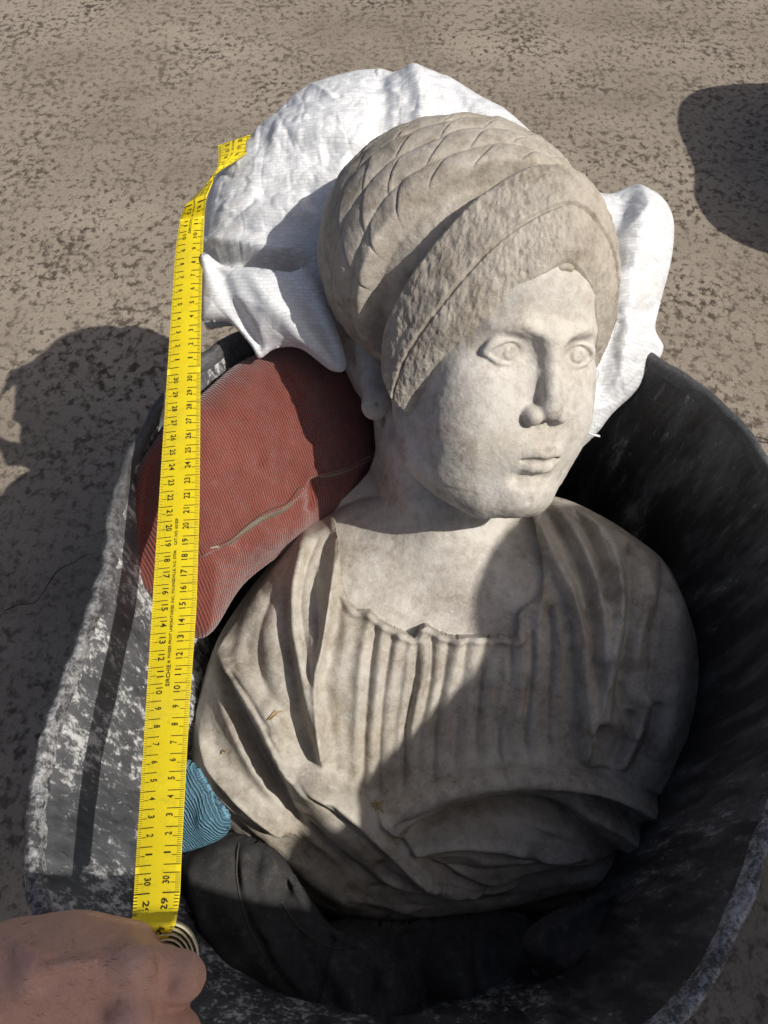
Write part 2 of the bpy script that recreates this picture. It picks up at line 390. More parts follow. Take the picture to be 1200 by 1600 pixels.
class Relief:
    def __init__(s, outline, O, n_cam, H, Dd, res, power=.5, cut=None, roll=0.):
        s.O = np.asarray(O, float); n = C2W(n_cam); s.n = n / np.linalg.norm(n)
        u = AX - s.n * (AX @ s.n); u /= np.linalg.norm(u); v = np.cross(s.n, u)
        s.u, s.v = u, v; s.res = res; s.h = None
        s.out = crom([s.px0(*q) for q in outline], 6, True)
        lo = s.out.min(0) - 2 * res; hi = s.out.max(0) + 2 * res; s.lo = lo
        s.nu, s.nv = (np.ceil((hi - lo) / res).astype(int) + 1)
        gu, gv = np.meshgrid(np.arange(s.nu), np.arange(s.nv), indexing='ij')
        s.U = np.stack([lo[0] + gu.ravel() * res, lo[1] + gv.ravel() * res], 1)
        s.ins = inside_poly(s.U[:, 0], s.U[:, 1], s.out)
        d, _, _, q = dist_line(s.U, s.out, True)
        s.d = np.where(s.ins, d, -d); s.q = q
        x = np.clip(s.d / Dd, 0, 1)
        s.h = H * np.clip(1 - (1 - x) ** 2, 0, 1) ** power
        s.base = s.h.copy()
    def px0(s, px, py, h=0.):
        r = ray(px, py); t = ((s.O + s.n * h - CAM) @ s.n) / (r @ s.n); p = CAM + r * t - s.O
        return np.array((p @ s.u, p @ s.v))
    def samp(s, U, A=None):
        A = s.base if A is None else A
        f = (np.atleast_2d(U) - s.lo) / s.res; f = np.clip(f, 0, np.array((s.nu, s.nv)) - 1.001); i = f.astype(int); t = f - i
        G = A.reshape(s.nu, s.nv); a, b_ = i[:, 0], i[:, 1]
        return (G[a, b_] * (1 - t[:, 0]) * (1 - t[:, 1]) + G[a + 1, b_] * t[:, 0] * (1 - t[:, 1]) + G[a, b_ + 1] * (1 - t[:, 0]) * t[:, 1] + G[a + 1, b_ + 1] * t[:, 0] * t[:, 1])
    def px(s, px, py, A=None):
        h = 0.
        hb = getattr(s, 'hb', 0.) if A is None else 0.
        for _ in range(6): q = s.px0(px, py, h); h = .5 * h + .5 * (float(s.samp(q, A)[0]) + hb)
        return q
    def line(s, pts, n=6): return crom([s.px(*q) for q in pts], n)
    def poly(s, pts, n=6): return crom([s.px(*q) for q in pts], n, True)
    def surf(s, px, py, up=0.):
        q = s.px(px, py, s.h); return s.O + s.u * q[0] + s.v * q[1] + s.n * (float(s.samp(q, s.h)[0]) + up)
    def fold(s, pts, amp, w, w2=None, e0=.15, e1=.15, pw=2.0, conv=None):
        """a ridge (amp > 0) or valley along a curve; w on its left side, w2 on its right"""
        L = s.line(pts); w2 = w if w2 is None else w2
        D, S, T, _ = dist_line(s.U, L, False, 3.2 * max(w, w2))
        ww = np.where(S > 0, w, w2)
        g = np.exp(-(D / ww) ** pw)
        if e0 > 0: g = g * smooth(0, e0, T + .03)
        if e1 > 0: g = g * smooth(0, e1, 1.03 - T)
        s.h = s.h + amp * g * s.fade()
    def step(s, pts, amp, sharp, decay, side=1, e0=.1, e1=.1):
        """raised on one side of a curve: sharp edge, then dying away over `decay`"""
        L = s.line(pts); D, S, T, _ = dist_line(s.U, L, False, 3.5 * decay)
        x = D * S * side; g = smooth(-sharp, sharp, x) * np.exp(-np.maximum(x, 0) / decay)
        if e0 > 0: g = g * smooth(0, e0, T)
        if e1 > 0: g = g * smooth(0, e1, 1 - T)
        s.h = s.h + amp * np.where(D > 1e8, 0, g) * s.fade()
    def region(s, pts, amp, edge):
        L = s.poly(pts); i = inside_poly(s.U[:, 0], s.U[:, 1], L); D, _, _, _ = dist_line(s.U, L, True)
        x = np.where(i, D, -D); s.h = s.h + amp * smooth(-edge * .2, edge, x) * s.fade(); return x
    def bump(s, px, py, amp, ru, rv):
        q = s.px(px, py); e = ((s.U[:, 0] - q[0]) / ru) ** 2 + ((s.U[:, 1] - q[1]) / rv) ** 2
        s.h = s.h + amp * np.exp(-e) * s.fade()
    def fade(s): return smooth(0, .008, s.d)
    def noise(s, amp, freq, octv=3, stretch=(1, 1)):
        p = np.c_[s.U * np.array(stretch), np.full(len(s.U), 3.1)]; s.h = s.h + amp * fbm(p, freq, octv) * s.fade()
    def mesh(s, thick=None, back=.5, mask=None, snap=None, keep=None, kmin=2):
        """top skin, back skin and a rim; mask cuts, snap = polyline that the cut follows"""
        r = s.res; m = s.d > -.72 * r
        U = s.U.copy(); nb = m & (np.abs(s.d) <= .72 * r); U[nb] = s.q[nb]
        h = s.h.copy(); h[nb] = 0
        if mask is not None: m = m & mask
        G = m.reshape(s.nu, s.nv); idx = np.arange(s.nu * s.nv).reshape(s.nu, s.nv)
        ok = G[:-1, :-1] & G[1:, :-1] & G[1:, 1:] & G[:-1, 1:]
        F = np.stack([idx[:-1, :-1][ok], idx[1:, :-1][ok], idx[1:, 1:][ok], idx[:-1, 1:][ok]], 1)
        if keep is not None: F = F[keep[F].sum(1) >= kmin]
        used, inv = np.unique(F, return_inverse=True); F = inv.reshape(F.shape); n = len(used)
        U = U[used]; h = h[used]
        E = np.vstack([F[:, [0, 1]], F[:, [1, 2]], F[:, [2, 3]], F[:, [3, 0]]])
        key = np.sort(E, 1); _, fi, ct = np.unique(key[:, 0].astype(np.int64) * n + key[:, 1], return_index=True, return_counts=True)
        BE = E[fi[ct == 1]]
        hb = (h - thick) if thick is not None else (-back * np.maximum(s.base[used], 0) - .0005)
        T = s.O + U[:, :1] * s.u + U[:, 1:] * s.v + h[:, None] * s.n
        Bk = s.O + U[:, :1] * s.u + U[:, 1:] * s.v + hb[:, None] * s.n
        Fs = np.vstack([F, F[:, ::-1] + n, np.stack([BE[:, 1], BE[:, 0], BE[:, 0] + n, BE[:, 1] + n], 1) + 2 * n])
        return np.vstack([T, Bk, T, Bk]), Fs, np.vstack([U, U, U, U])
# ------------------------------------------------------------------ ground
def ground():
    n = 60; xs = np.r_[np.linspace(-40, -2, 8), np.linspace(-1.9, 2.9, 90), np.linspace(3, 40, 8)]
    ys = np.r_[np.linspace(-20, -1.1, 8), np.linspace(-1, 3.9, 90), np.linspace(4, 80, 10)]
    X, Y = np.meshgrid(xs, ys, indexing='ij'); p = np.c_[X.ravel(), Y.ravel(), np.zeros(X.size)]
    p[:, 2] = fbm(p, 2.2, 4) * .004 - .001
    o = mesh_obj('ground', p, grid_faces(len(xs), len(ys)), M['concrete']); tag(o, kind='structure')
    def crack(pts, wd):
        q = crom(pts, 6); q = q + np.c_[vnoise(np.c_[q * 60, q[:, :1]]), vnoise(np.c_[q * 60 + 9, q[:, :1]])] * .006
        t = np.gradient(q, axis=0); t /= np.linalg.norm(t, axis=1)[:, None]; nn = np.c_[-t[:, 1], t[:, 0]]
        wv = wd * (.4 + .6 * np.abs(vnoise(np.c_[q * 90, q[:, :1] + 4])))[:, None]
        wv[0] *= .1; wv[-1] *= .1
        V = np.vstack([np.c_[q + nn * wv, np.full(len(q), .0075)], np.c_[q - nn * wv, np.full(len(q), .0075)]]); m_ = len(q)
        F = [(i, i + 1, m_ + i + 1, m_ + i) for i in range(m_ - 1)]
        c = mesh_obj('crack', V, F, M['crack'], o)
    def g(px, py): r = ray(px, py); return (CAM + r * (-CAM[2] / r[2]))[:2]
    crack([g(10, 960), g(60, 940), g(100, 890), g(140, 872)], .0011)
    crack([g(1165, 690), g(1185, 690), g(1230, 700)], .002)
ground()
# ------------------------------------------------------------------ rubber tubs
TUB_C = np.array((.045, .25)); TUB_H = .40
# measured outline of the soft, slightly squashed rim (offsets from its centre)
_rim = np.array([(.262, -.03), (.266, .11), (.205, .245), (.10, .285), (0, .29), (-.13, .285), (-.202, .262), (-.240, .19), (-.243, .0), (-.262, -.175), (-.215, -.255), (-.1, -.285), (0, -.29), (.115, -.258), (.187, -.158)])
_ra = np.arctan2(_rim[:, 1], _rim[:, 0]); _o = np.argsort(_ra); _ra = _ra[_o]; _rr = np.linalg.norm(_rim, axis=1)[_o]
def rim_r(th):
    t = (th + math.pi) % (2 * math.pi) - math.pi; r = 0
    for k in np.linspace(-.22, .22, 7): r = r + np.interp(t + k, np.r_[_ra - 2 * math.pi, _ra, _ra + 2 * math.pi], np.r_[_rr, _rr, _rr])
    return r / 7
def tub(loc, label, group, seed):
    root = empty('rubber_tub', loc, label, 'tub', group)
    n = 220; th = np.linspace(0, 2 * math.pi, n, endpoint=False)
    ct, st_ = np.cos(th), np.sin(th); RT = rim_r(th)
    prof = [(.001, .012), (.5, .012), (.70, .014), (.76, .026), (.79, .08), (.835, .17), (.88, .255), (.92, .32), (.95, .372), (.968, .396),
            (.985, .401), (1.0, .398), (1.004, .388), (.99, .376), (.968, .372), (.952, .335), (.91, .25), (.865, .165), (.82, .07), (.80, .012), (.77, .0), (.4, .0), (.001, .0)]
    pr = crom(prof, 7); V = []
    for r, z in pr:
        V.append(np.c_[ct * r * RT, st_ * r * RT, np.full(n, z)])
    V = np.array(V); fl = V.reshape(-1, 3)
    q = np.c_[np.tile(ct, len(pr)), np.tile(st_, len(pr)), fl[:, 2] * 3] + seed
    rad = np.linalg.norm(fl[:, :2], axis=1)[:, None] + 1e-6; d = fl / np.c_[rad, rad, rad]; d[:, 2] = 0
    amp = smooth(.0, .4, fl[:, 2]) * .7 + .3
    fl += d * (fbm(q, 1.3, 2) * .006 * amp)[:, None] + d * (fbm(q, 9, 3) * .0016)[:, None]
    # the cut, scuffed lip of the rim
    lip = smooth(.365, .395, fl[:, 2]); lf_ = .25 + .75 * smooth(.0, -.5, q[:, 0]); fl += d * (fbm(q, 40, 4) * .0022 * lip * lf_)[:, None]; fl[:, 2] += fbm(q + 5, 30, 4) * .0018 * lip * lf_ + fbm(q + 2, 1.6, 2) * .006 * lip
    V = fl + np.array(loc)
    F = grid_faces(len(pr), n, False, True)
    zf = np.zeros(len(pr), bool); i0, i1 = 9 * 7 - 2, 12 * 7 + 3
    zf[i0:i1 + 1] = True
    fr = np.repeat(np.arange(len(pr) - 1), n); isrim = zf[fr] & zf[fr + 1]
    for nm, k in (('shell', ~isrim), ('rim', isrim)):
        used, inv = np.unique(F[k], return_inverse=True)
        mesh_obj(nm, V[used], inv.reshape(-1, 4), M['rim' if nm == 'rim' else 'rubber'], root)
    return root
tub((TUB_C[0], TUB_C[1], 0.008), 'open black rubber tub with plaster smears holding the marble bust', None, 0.)
tub((1.22, 1.25, 0.008), 'unseen second black tub added on the right to cast a shadow on the concrete', None, 3.)  # out of view, added only for the shadow it throws at upper right
# ------------------------------------------------------------------ marble bust
BASE = (0.04, 0.10, 0.03)
bust = empty('marble_bust', BASE, 'marble bust of a woman with braided turban hair and draped mantle in the black tub', 'bust')
def Z(zx, zy): return (280 + .7 * zx, 750 + .7 * zy)
def ZL(s): 
    v = [float(a) for a in s.replace(',', ' ').split()]; return [Z(v[i], v[i + 1]) for i in range(0, len(v), 2)]
TO = [(500, 812), (466, 828), (418, 885), (368, 952), (335, 1010), (309, 1090), (297, 1150), (300, 1205), (325, 1248), (375, 1300), (440, 1362), (500, 1412), (560, 1442), (630, 1456),
      (720, 1442), (830, 1422), (920, 1410), (1000, 1388), (1045, 1372), (1072, 1312), (1072, 1270), (1090, 1200), (1098, 1110), (1092, 1020), (1072, 950), (1040, 880), (990, 838), (940, 806), (880, 780), (800, 770), (690, 765), (600, 772), (540, 790)]
T = Relief(TO, P(690, 1130, .735), (-.01, -.12, .99), .085, .15, .0011, .62)
mm = .001
# broad anatomy
T.bump(560, 1110, 9 * mm, .05, .06); T.bump(820, 1110, 9 * mm, .05, .06); T.bump(690, 900, -6 * mm, .06, .05)
T.base = T.h.copy()
chest_h = T.h.copy()
# tunic gathered folds
fo = [("425 300 405 400 398 500 392 600 395 690", 3.6, 4.5), ("455 322 445 430 432 560 428 690", 3.4, 5), ("492 345 474 450 467 560 460 700", 3.6, 4.5),
      ("545 335 546 420 522 540 515 690", 4.6, 4.5), ("582 352 572 450 552 560 545 680", 3.2, 5), ("625 358 602 470 592 560 587 670", 3.4, 6), ("660 358 647 470 640 600 645 655", 3, 6),
      ("710 355 692 450 682 560 690 640", 3.6, 6), ("758 345 766 450 747 560 750 635", 4.2, 6), ("802 292 800 400 790 520 800 640", 4.2, 6.5), ("832 240 850 350 850 480 858 640", 4.6, 6),
      ("380 270 365 380 350 480 360 600 370 680", 3.2, 6), ("818 160 870 262 890 400 900 520 905 640", 5, 5), ("515 350 505 450 490 560 488 700", 2.2, 3), ("735 350 725 450 715 560 720 640", 2.4, 4)]
_pn = [0]
def pleat(pts, amp, w_, e0, e1):
    h0 = T.h.copy(); T.fold(pts, amp, w_, e0=e0, e1=e1); _pn[0] += 1
    k = .75 + .75 * vnoise(np.c_[T.U[:, 0] * 6, T.U[:, 1] * 17, np.full(len(T.U), _pn[0] * 3.7)])
    T.h = h0 + (T.h - h0) * k
for s_, a, w_ in fo:
    s2 = ZL(s_); pleat(s2, a * mm * .95, w_ * mm * .9, 0, .1)
for s_, a, w_ in [("440 330 425 430 415 560 410 690", 3, 3), ("475 350 458 450 448 560 445 690", 3, 2.6), ("530 365 525 450 505 560 500 690", 3.4, 2.8), ("565 350 558 450 538 560 530 690", 2.6, 2.6), ("600 360 586 450 570 560 566 680", 2.6, 3),
                  ("640 360 625 470 615 580 615 660", 2.6, 3), ("685 358 668 470 660 600 668 650", 2.6, 3), ("738 352 735 450 712 560 716 640", 3.2, 3), ("785 340 782 450 768 560 775 640", 3.2, 3.4), ("822 290 828 380 820 520 828 640", 3.4, 3.4)]:
    pleat(ZL(s_), -a * mm * 1.15, w_ * mm * .8, .05, .1)
NECK = ZL("340 60 356 130 360 190 368 248 395 290 425 292 450 315 490 335 525 351 540 328 556 326 575 338 610 350 650 349 690 352 718 349 752 353 758 318 760 298 780 278 806 263 815 200 803 135 790 80")
nk = T.line(NECK, 8); nd, ns, ntt, nq = dist_line(T.U, nk, False)
skin_side = inside_poly(T.U[:, 0], T.U[:, 1], np.vstack([nk, [T.px0(800, 700), T.px0(520, 700)]]))
T.h = T.h + 3.2 * mm * np.exp(-((nd - .0026) / .0030) ** 2)                      # rolled hem of the neckline
for (zx, zy, a) in [(425, 290, 3.5), (540, 322, 5), (718, 345, 4), (756, 350, 5), (806, 262, 4.5), (368, 250, 3)]:
    q = T.px(*Z(zx, zy)); T.h = T.h + a * mm * np.exp(-(np.linalg.norm(T.U - q, axis=1) / .006) ** 2)
# mantle over the left shoulder of the picture
ML = ZL("420 20 372 90 352 150 345 250 325 380 312 470 318 560 335 660 385 700 440 742 480 790 530 840 600 892 680 912 760 890 560 960 330 960 0 800 -40 500 60 260 240 90")
MR = ZL("790 60 845 150 880 280 908 400 920 520 905 640 960 660 1000 690 1200 700 1250 400 1150 150 1000 20 880 0")
ROLL = ZL("440 745 470 722 520 698 600 664 700 643 800 638 900 650 1000 678 1070 720 1125 785 1130 820 1090 895 1065 890 1000 862 900 868 800 885 700 905 620 880 540 830 490 790")
GA = 2.0; T.hb = .020
xm = T.region(ML, 8 * mm, 3.5 * mm); xr = T.region(MR, 6.5 * mm, 5 * mm)
def F_(pts, amp, *a, **k):
    k.setdefault('pw', 2.0 if amp > 0 else 1.35); T.fold(pts, amp * GA, *a, **k)
# roll of the mantle across the waist
xo = T.region(ROLL, 12 * mm, 3.5 * mm)
# the separate thick folds, each a rounded raised strip
T.region(ZL("78 342 130 420 190 505 225 575 265 640 330 672 395 700 440 745 500 810 560 860 640 905 760 915 700 938 560 932 470 908 400 862 320 802 262 760 232 700 200 625 150 560 108 470 75 390"), 11 * mm, 9 * mm)
T.region(ZL("44 540 66 600 120 668 180 722 240 784 225 802 170 772 100 722 55 652 36 580"), 9 * mm, 8 * mm)
T.region(ZL("440 752 520 704 600 668 700 647 800 642 900 653 1000 682 1070 722 1124 788 1070 768 970 722 880 704 770 702 660 724 570 758 490 792"), 13 * mm, 12 * mm)
T.region(ZL("500 806 600 778 700 770 770 778 840 806 910 840 850 856 740 854 630 846 545 836"), 8 * mm, 10 * mm)
T.region(ZL("920 730 1010 768 1080 828 1086 890 1040 882 985 842 930 792 885 752"), 10 * mm, 9 * mm)
T.region(ZL("380 935 520 935 700 925 880 890 1010 875 1000 915 880 940 720 975 560 1000 470 975"), 5 * mm, 14 * mm)
F_(ZL("455 742 560 692 700 656 820 652 950 682 1060 742 1115 805"), 6 * mm, 10 * mm)
F_(ZL("490 792 600 748 720 737 830 745 900 790 980 848 1065 884"), -10 * mm, 7 * mm, 11 * mm)
F_(ZL("690 730 770 733 850 752 900 785"), -6 * mm, 6 * mm)
F_(ZL("500 808 620 800 720 808 790 828"), 6 * mm, 8 * mm)
F_(ZL("560 826 660 822 760 835 820 850"), -3.5 * mm, 4 * mm)
F_(ZL("640 850 740 848 840 842 950 850"), 4 * mm, 8 * mm)
F_(ZL("900 700 990 735 1050 790 1080 850 1085 880"), -4 * mm, 7 * mm)
F_(ZL("930 740 1010 790 1060 850 1075 885"), 5 * mm, 7 * mm)
T.step(ZL("425 735 480 792 530 842 600 893 680 913 780 882"), 9 * mm, 1.3 * mm, 26 * mm, 1 if True else -1, .03, .2)
F_(ZL("440 752 490 802 540 850 610 900 690 918"), 4 * mm, 7 * mm)
F_(ZL("405 920 500 919 590 926"), -2.5 * mm, 3.5 * mm, e0=.3, e1=.3)
for s_, a_, w_ in [("448 770 600 716 760 692 900 703 1040 764", -2.4, 3.5), ("472 792 620 770 760 764 900 812 1000 866", 3, 6), ("540 852 680 866 820 862 930 848", -2.6, 3.5), ("500 760 620 712 780 690 900 700", 2.5, 6),
                   ("100 385 170 502 240 622 322 706 432 792 520 872", -3.0, 3.5), ("118 370 190 490 258 600 330 676", 2.6, 5), ("70 440 112 560 182 682 282 792 382 882", 3.4, 6), ("290 770 360 850 440 905", -2.8, 4),
                   ("330 690 410 770 490 850", -2.4, 3.5), ("420 880 520 905 640 925", 2.4, 5), ("480 950 620 955 780 935", -2, 5), ("310 130 280 200 268 280 275 360 300 470", -2.5, 3),
                   ("215 240 180 330 175 420 200 500", -2.4, 5), ("180 250 140 330 130 400", 2.6, 7), ("870 120 905 220 925 330 925 430", 2.2, 3.5), ("940 100 975 200 975 290", -2.2, 3.5), ("1030 150 1045 250 1025 350", -2.2, 5), ("1060 220 1075 330 1062 430 1040 520", 2.6, 6), ("960 460 950 520 930 600", -2, 3)]:
    F_(ZL(s_), a_ * mm, w_ * mm)
# mantle folds, left
F_(ZL("408 40 366 112 350 190 336 280 318 380 300 470"), 7.5 * mm, 5 * mm, 4.5 * mm, 0, .2)
F_(ZL("352 110 322 160 300 235 306 330 300 420"), -3 * mm, 6.5 * mm, e0=.1)
F_(ZL("282 110 262 190 252 262 252 332 266 402 282 482 302 562 326 650"), 7 * mm, 8 * mm, 5.5 * mm, .1, .1)
F_(ZL("296 330 300 430 310 520 328 640"), 3.5 * mm, 4 * mm)
F_(ZL("232 250 234 330 246 410 262 500 284 580 300 640"), -3.4 * mm, 7 * mm, 9 * mm)
F_(ZL("250 180 205 260 190 350 210 450 240 540"), 3 * mm, 13 * mm)
F_(ZL("78 342 128 430 188 520 228 598 262 648 330 690 400 742 450 792 520 852 600 902"), 9.5 * mm, 9 * mm, 10 * mm, .06, .12)
T.step(ZL("72 350 112 440 160 530 205 610 240 680 262 740"), -7 * mm, 2 * mm, 14 * mm, -1, .1, .15)
F_(ZL("80 360 92 440 136 556 196 676 250 756 290 800"), -9 * mm, 8 * mm, 6 * mm, .1, .15)
F_(ZL("44 540 66 622 116 684 176 740 238 786"), 6.5 * mm, 8 * mm, 5 * mm, .15, .06)
F_(ZL("60 690 110 745 170 800 230 850"), -3.5 * mm, 6 * mm)
F_(ZL("34 620 100 722 200 812 330 918 420 960"), 4 * mm, 12 * mm)
F_(ZL("110 420 160 480 210 560"), -3 * mm, 6 * mm)
F_(ZL("262 655 310 720 380 790 450 850"), 4 * mm, 12 * mm)
F_(ZL("275 740 330 830 400 900"), -3 * mm, 8 * mm)
F_(ZL("150 230 110 300 95 370"), 3 * mm, 10 * mm)
# mantle folds, right
F_(ZL("800 92 848 180 890 292 912 420 918 540 905 645"), 7 * mm, 5 * mm, 6 * mm, 0, .1)
F_(ZL("830 70 880 155 915 250 930 350 928 450"), -6 * mm, 5 * mm, e0=0)
F_(ZL("850 60 900 140 940 240 950 330 938 430"), 6.5 * mm, 6 * mm, e0=0)
F_(ZL("885 60 935 150 958 240 962 290"), -6 * mm, 5.5 * mm, e0=0)
F_(ZL("900 50 960 140 985 225 988 300 965 420 942 555"), 8.5 * mm, 9 * mm, 7 * mm, 0, .1)
F_(ZL("1010 120 1020 220 1015 320 1000 430 985 530"), -6.5 * mm, 8 * mm)
F_(ZL("980 110 1040 170 1050 260 1035 350 1020 440"), 4 * mm, 12 * mm)
F_(ZL("1085 170 1092 240 1070 330 1060 430 1050 500"), -5 * mm, 9 * mm)
F_(ZL("1055 480 1030 560 1000 630 985 660"), 5 * mm, 7 * mm)
F_(ZL("1020 520 1000 590 975 650"), -5 * mm, 5 * mm)
F_(ZL("1075 500 1060 580 1020 670"), -4 * mm, 6 * mm)
F_(ZL("1120 250 1125 400 1110 530 1070 640"), 4 * mm, 16 * mm)
F_(ZL("905 560 950 545 1005 560 1010 590"), 3 * mm, 7 * mm)
T.hb = 0.
# carved unevenness, chips
T.noise(1.3 * mm, 28, 3); T.noise(.45 * mm, 130, 3)
rough = smooth(.006, .0, np.abs(xm)) * .8
T.h += fbm(np.c_[T.U, np.ones(len(T.U))], 260, 3) * .7 * mm * rough
for zx, zy in [(180, 560), (215, 600), (235, 640), (975, 300), (560, 850), (590, 870)]:
    q = T.px(*Z(zx, zy)); dd = np.linalg.norm(T.U - q, axis=1)
    T.h += np.exp(-(dd / .009) ** 2) * fbm(np.c_[T.U, np.full(len(T.U), 2.)], 330, 3) * 1.6 * mm
region_m = (xm > -.0005) | (xr > -.0005) | (xo > -.0005) | inside_poly(T.U[:, 0], T.U[:, 1], T.poly(ZL("380 900 560 900 700 905 1060 880 1120 960 900 1000 500 1040 250 900")))
mask = ~skin_side
near = (nd < .75 * T.res); T.U0 = T.U.copy()
# let the cut edge follow the neckline exactly
snapidx = near & mask & (ntt > .001) & (ntt < .999); T.U[snapidx] = nq[snapidx]
for nm, kp in (('tunic', ~region_m), ('mantle', region_m)):
    V, F, uv = T.mesh(thick=.016, mask=mask | near, keep=kp, kmin=3 if nm == 'tunic' else 2)
    mesh_obj(nm, V, F, M['drape_marble'], bust, uv)
T.U = T.U0
# ---- head: sculpted in its own frame (cm; x to its left, y forward, z up)
HX = np.array((.903, .051, -.426)); HF = np.array((.41, -.395, .822)); HU = np.array((.126, .917, .377)); HC = np.array((.084, .144, -.617))
HB = np.stack([HX, HF, HU])
def L2W(L): return CAM + C2W(HC + (np.asarray(L) / 100.0) @ HB)
HBW = C2W(HB); HCW = CAM + C2W(HC[None])[0]; HBI = np.linalg.inv(HBW)
def W2L(p): return (np.asarray(p) - HCW) @ HBI * 100.0
def loc(px, py, dep): return W2L(P(px, py, dep))
S = SDF()
S.ell((0, -1.0, 2.6), (7.2, 8.6, 8.4))
S.ell((0, 2.0, -2.6), (6.4, 6.5, 9.0), 2.0)
S.ell((0, 2.2, 4.2), (6.2, 6.2, 5.6), 1.5)
for sx in (-1, 1):
    S.ell((sx * 3.3, 5.1, -4.2), (3.3, 3.2, 3.5), 2.2); S.ell((sx * 3.2, 4.2, -7.4), (3.4, 3.6, 3.9), 3.0)
    S.tube([(sx * 6.1, -.5, -5.2), (sx * 5.3, 1.6, -9.6), (sx * 2.2, 6.5, -11.5)], (1.3, 1.6, 1.6), 3.0)
    S.tube([(sx * 6.0, 1.0, -1.2), (sx * 4.8, 5.2, -1.6)], 1.2, 2.0)
S.ell((0, 7.75, -10.6), (2.0, 1.75, 1.7), 1.9)
S.ell((0, 6.7, -7.2), (3.0, 2.8, 2.8), 1.8)
# brow and eye sockets
for sx in (-1, 1):
    S.tube([(sx * 1.0, 8.35, 1.35), (sx * 2.6, 8.05, 1.95), (sx * 4.3, 6.9, 1.6), (sx * 5.3, 5.3, .5)], (.3, .34, .3, .3), 1.6)
    S.ell((sx * 3.05, 8.9, -.05), (2.15, 1.42, 1.22), 1.0, 's')
    S.ell((sx * 1.6, 8.9, .1), (.7, 1.0, .9), .7, 's')
    ey = np.array((sx * 3.15, 6.15, -.05))
    S.ell(ey, (1.62, 1.62, 1.5), .15)
    def lid(zs, r, rr, k, ey=ey, sx=sx):
        pts = []
        for t in np.linspace(-1, 1, 13):
            ang = t * .95; zz = zs(t); yy = math.sqrt(max(r * r - zz * zz, .1)) * math.cos(ang); xx = math.sqrt(max(r * r - zz * zz, .1)) * math.sin(ang)
            pts.append(ey + np.array((sx * xx * 1.12, yy, zz)))
        S.tube(pts, rr, k)
    lid(lambda t: .92 * (1 - t * t) ** .8 - .06 * t - .04, 1.71, .17, .14)
    lid(lambda t: 1.32 * (1 - t * t) ** .7 - .02, 1.73, .22, .35)
    lid(lambda t: -.78 * (1 - t * t) ** .9 - .06 * t, 1.67, .14, .25)
    # incised iris ring and drilled pupil
    ic = ey + np.array((-.1 if sx > 0 else .22, 1.6, .06))
    def iris(p, ic=ic):
        r = np.hypot(p[:, 0] - ic[0], p[:, 2] - ic[2]); f = np.exp(-((p[:, 1] - ic[1]) / .5) ** 2)
        return f * (.06 * np.exp(-((r - .66) / .085) ** 2) + .05 * np.exp(-((r - .18) / .1) ** 2) - .05 * np.exp(-((r - .44) / .13) ** 2))
    S.fn(iris, ic, 1.1, 0, 'd')
# nose
S.tube([(0, 7.9, 1.5), (0, 8.45, .4), (0, 9.2, -1.8), (.1, 9.6, -3.2)], (.72, .60, .70, .74), .9)
S.ell((.1, 9.5, -3.75), (.9, .75, .65), .5)
for sx in (-1, 1):
    S.ell((sx * 1.15 + .1, 9.05, -4.2), (.78, .95, .74) if sx < 0 else (.6, .8, .6), .3)
    S.ell((sx * .58 + .1, 9.35, -4.9), (.30, .55, .42), .2, 's')
S.ell((.85, 10.95, -3.6), (1.0, .62, 1.3), .2, 's')           # broken tip
# mouth
MY = .48
def mt(pts): return [(x * .93 + .35, y + MY, z - .1) for x, y, z in pts]
S.tube(mt([(-2.35, 7.75, -7.3), (-1.3, 8.75, -6.98), (-.45, 9.3, -6.72), (0, 9.3, -6.82), (.45, 9.3, -6.72), (1.3, 8.75, -6.98), (2.35, 7.75, -7.3)]), (.18, .32, .40, .38, .40, .32, .18), .5)
S.tube(mt([(-1.9, 8.0, -7.65), (-.8, 8.8, -7.92), (0, 8.95, -7.95), (.8, 8.8, -7.92), (1.9, 8.0, -7.65)]), (.2, .42, .47, .42, .2), .55)
S.tube(mt([(-2.55, 7.75, -7.36), (-1.3, 8.95, -7.36), (-.5, 9.56, -7.28), (0, 9.64, -7.36), (.5, 9.56, -7.28), (1.3, 8.95, -7.36), (2.55, 7.75, -7.36)]), (.12, .15, .13, .13, .13, .15, .12), .25, 's')
S.tube([(0, 9.85, -5.6), (0, 10.0, -6.35)], (.22, .26), .5, 's')
S.tube([(-1.0, 9.1, -9.1), (0, 9.35, -9.0), (1.0, 9.1, -9.1)], .34, .9, 's')

S.ell((0, 9.6, -10.7), (.25, .15, .25), .2, 's'); 
# neck down to the chest
nb = [W2L(P(678, 640, .70)), W2L(P(690, 760, .705)), W2L(P(692, 870, .73)), W2L(P(692, 930, .76))]
S.tube(nb, (5.6, 5.7, 6.0, 6.9), 1.2)
S.tube([W2L(P(640, 700, .655)), W2L(P(690, 850, .675)), W2L(P(715, 925, .683))], (1.5, 1.5, .8), 2.2)
def chest(p):
    w_ = HCW + (p / 100.0) @ HBW - T.O
    U = np.stack([w_ @ T.u, w_ @ T.v], 1); n_ = w_ @ T.n
    hh = T.samp(U, chest_h)
    d = np.maximum(n_ - (hh - .0075), (hh - .05) - n_) * 100 * .8
    c = T.px(692, 905); r = np.hypot((U[:, 0] - c[0]) / 1.0, (U[:, 1] - c[1]) / .85) * 100
    return np.maximum(d, r - 11.5)
cc = W2L(P(692, 905, .68))
S.fn(chest, cc, 15, 3.2)
S.fn(lambda p: -.05 * fbm(p, .45, 3) - .018 * fbm(p, 2.6, 3), (0, 0, 0), 1e6, 0, 'd')
lo = np.minimum(np.array((-9, -11, -14)), cc - 13); hi = np.maximum(np.array((9, 13, 12)), cc + 13)
V, F = S.mesh(lo, hi, .115)
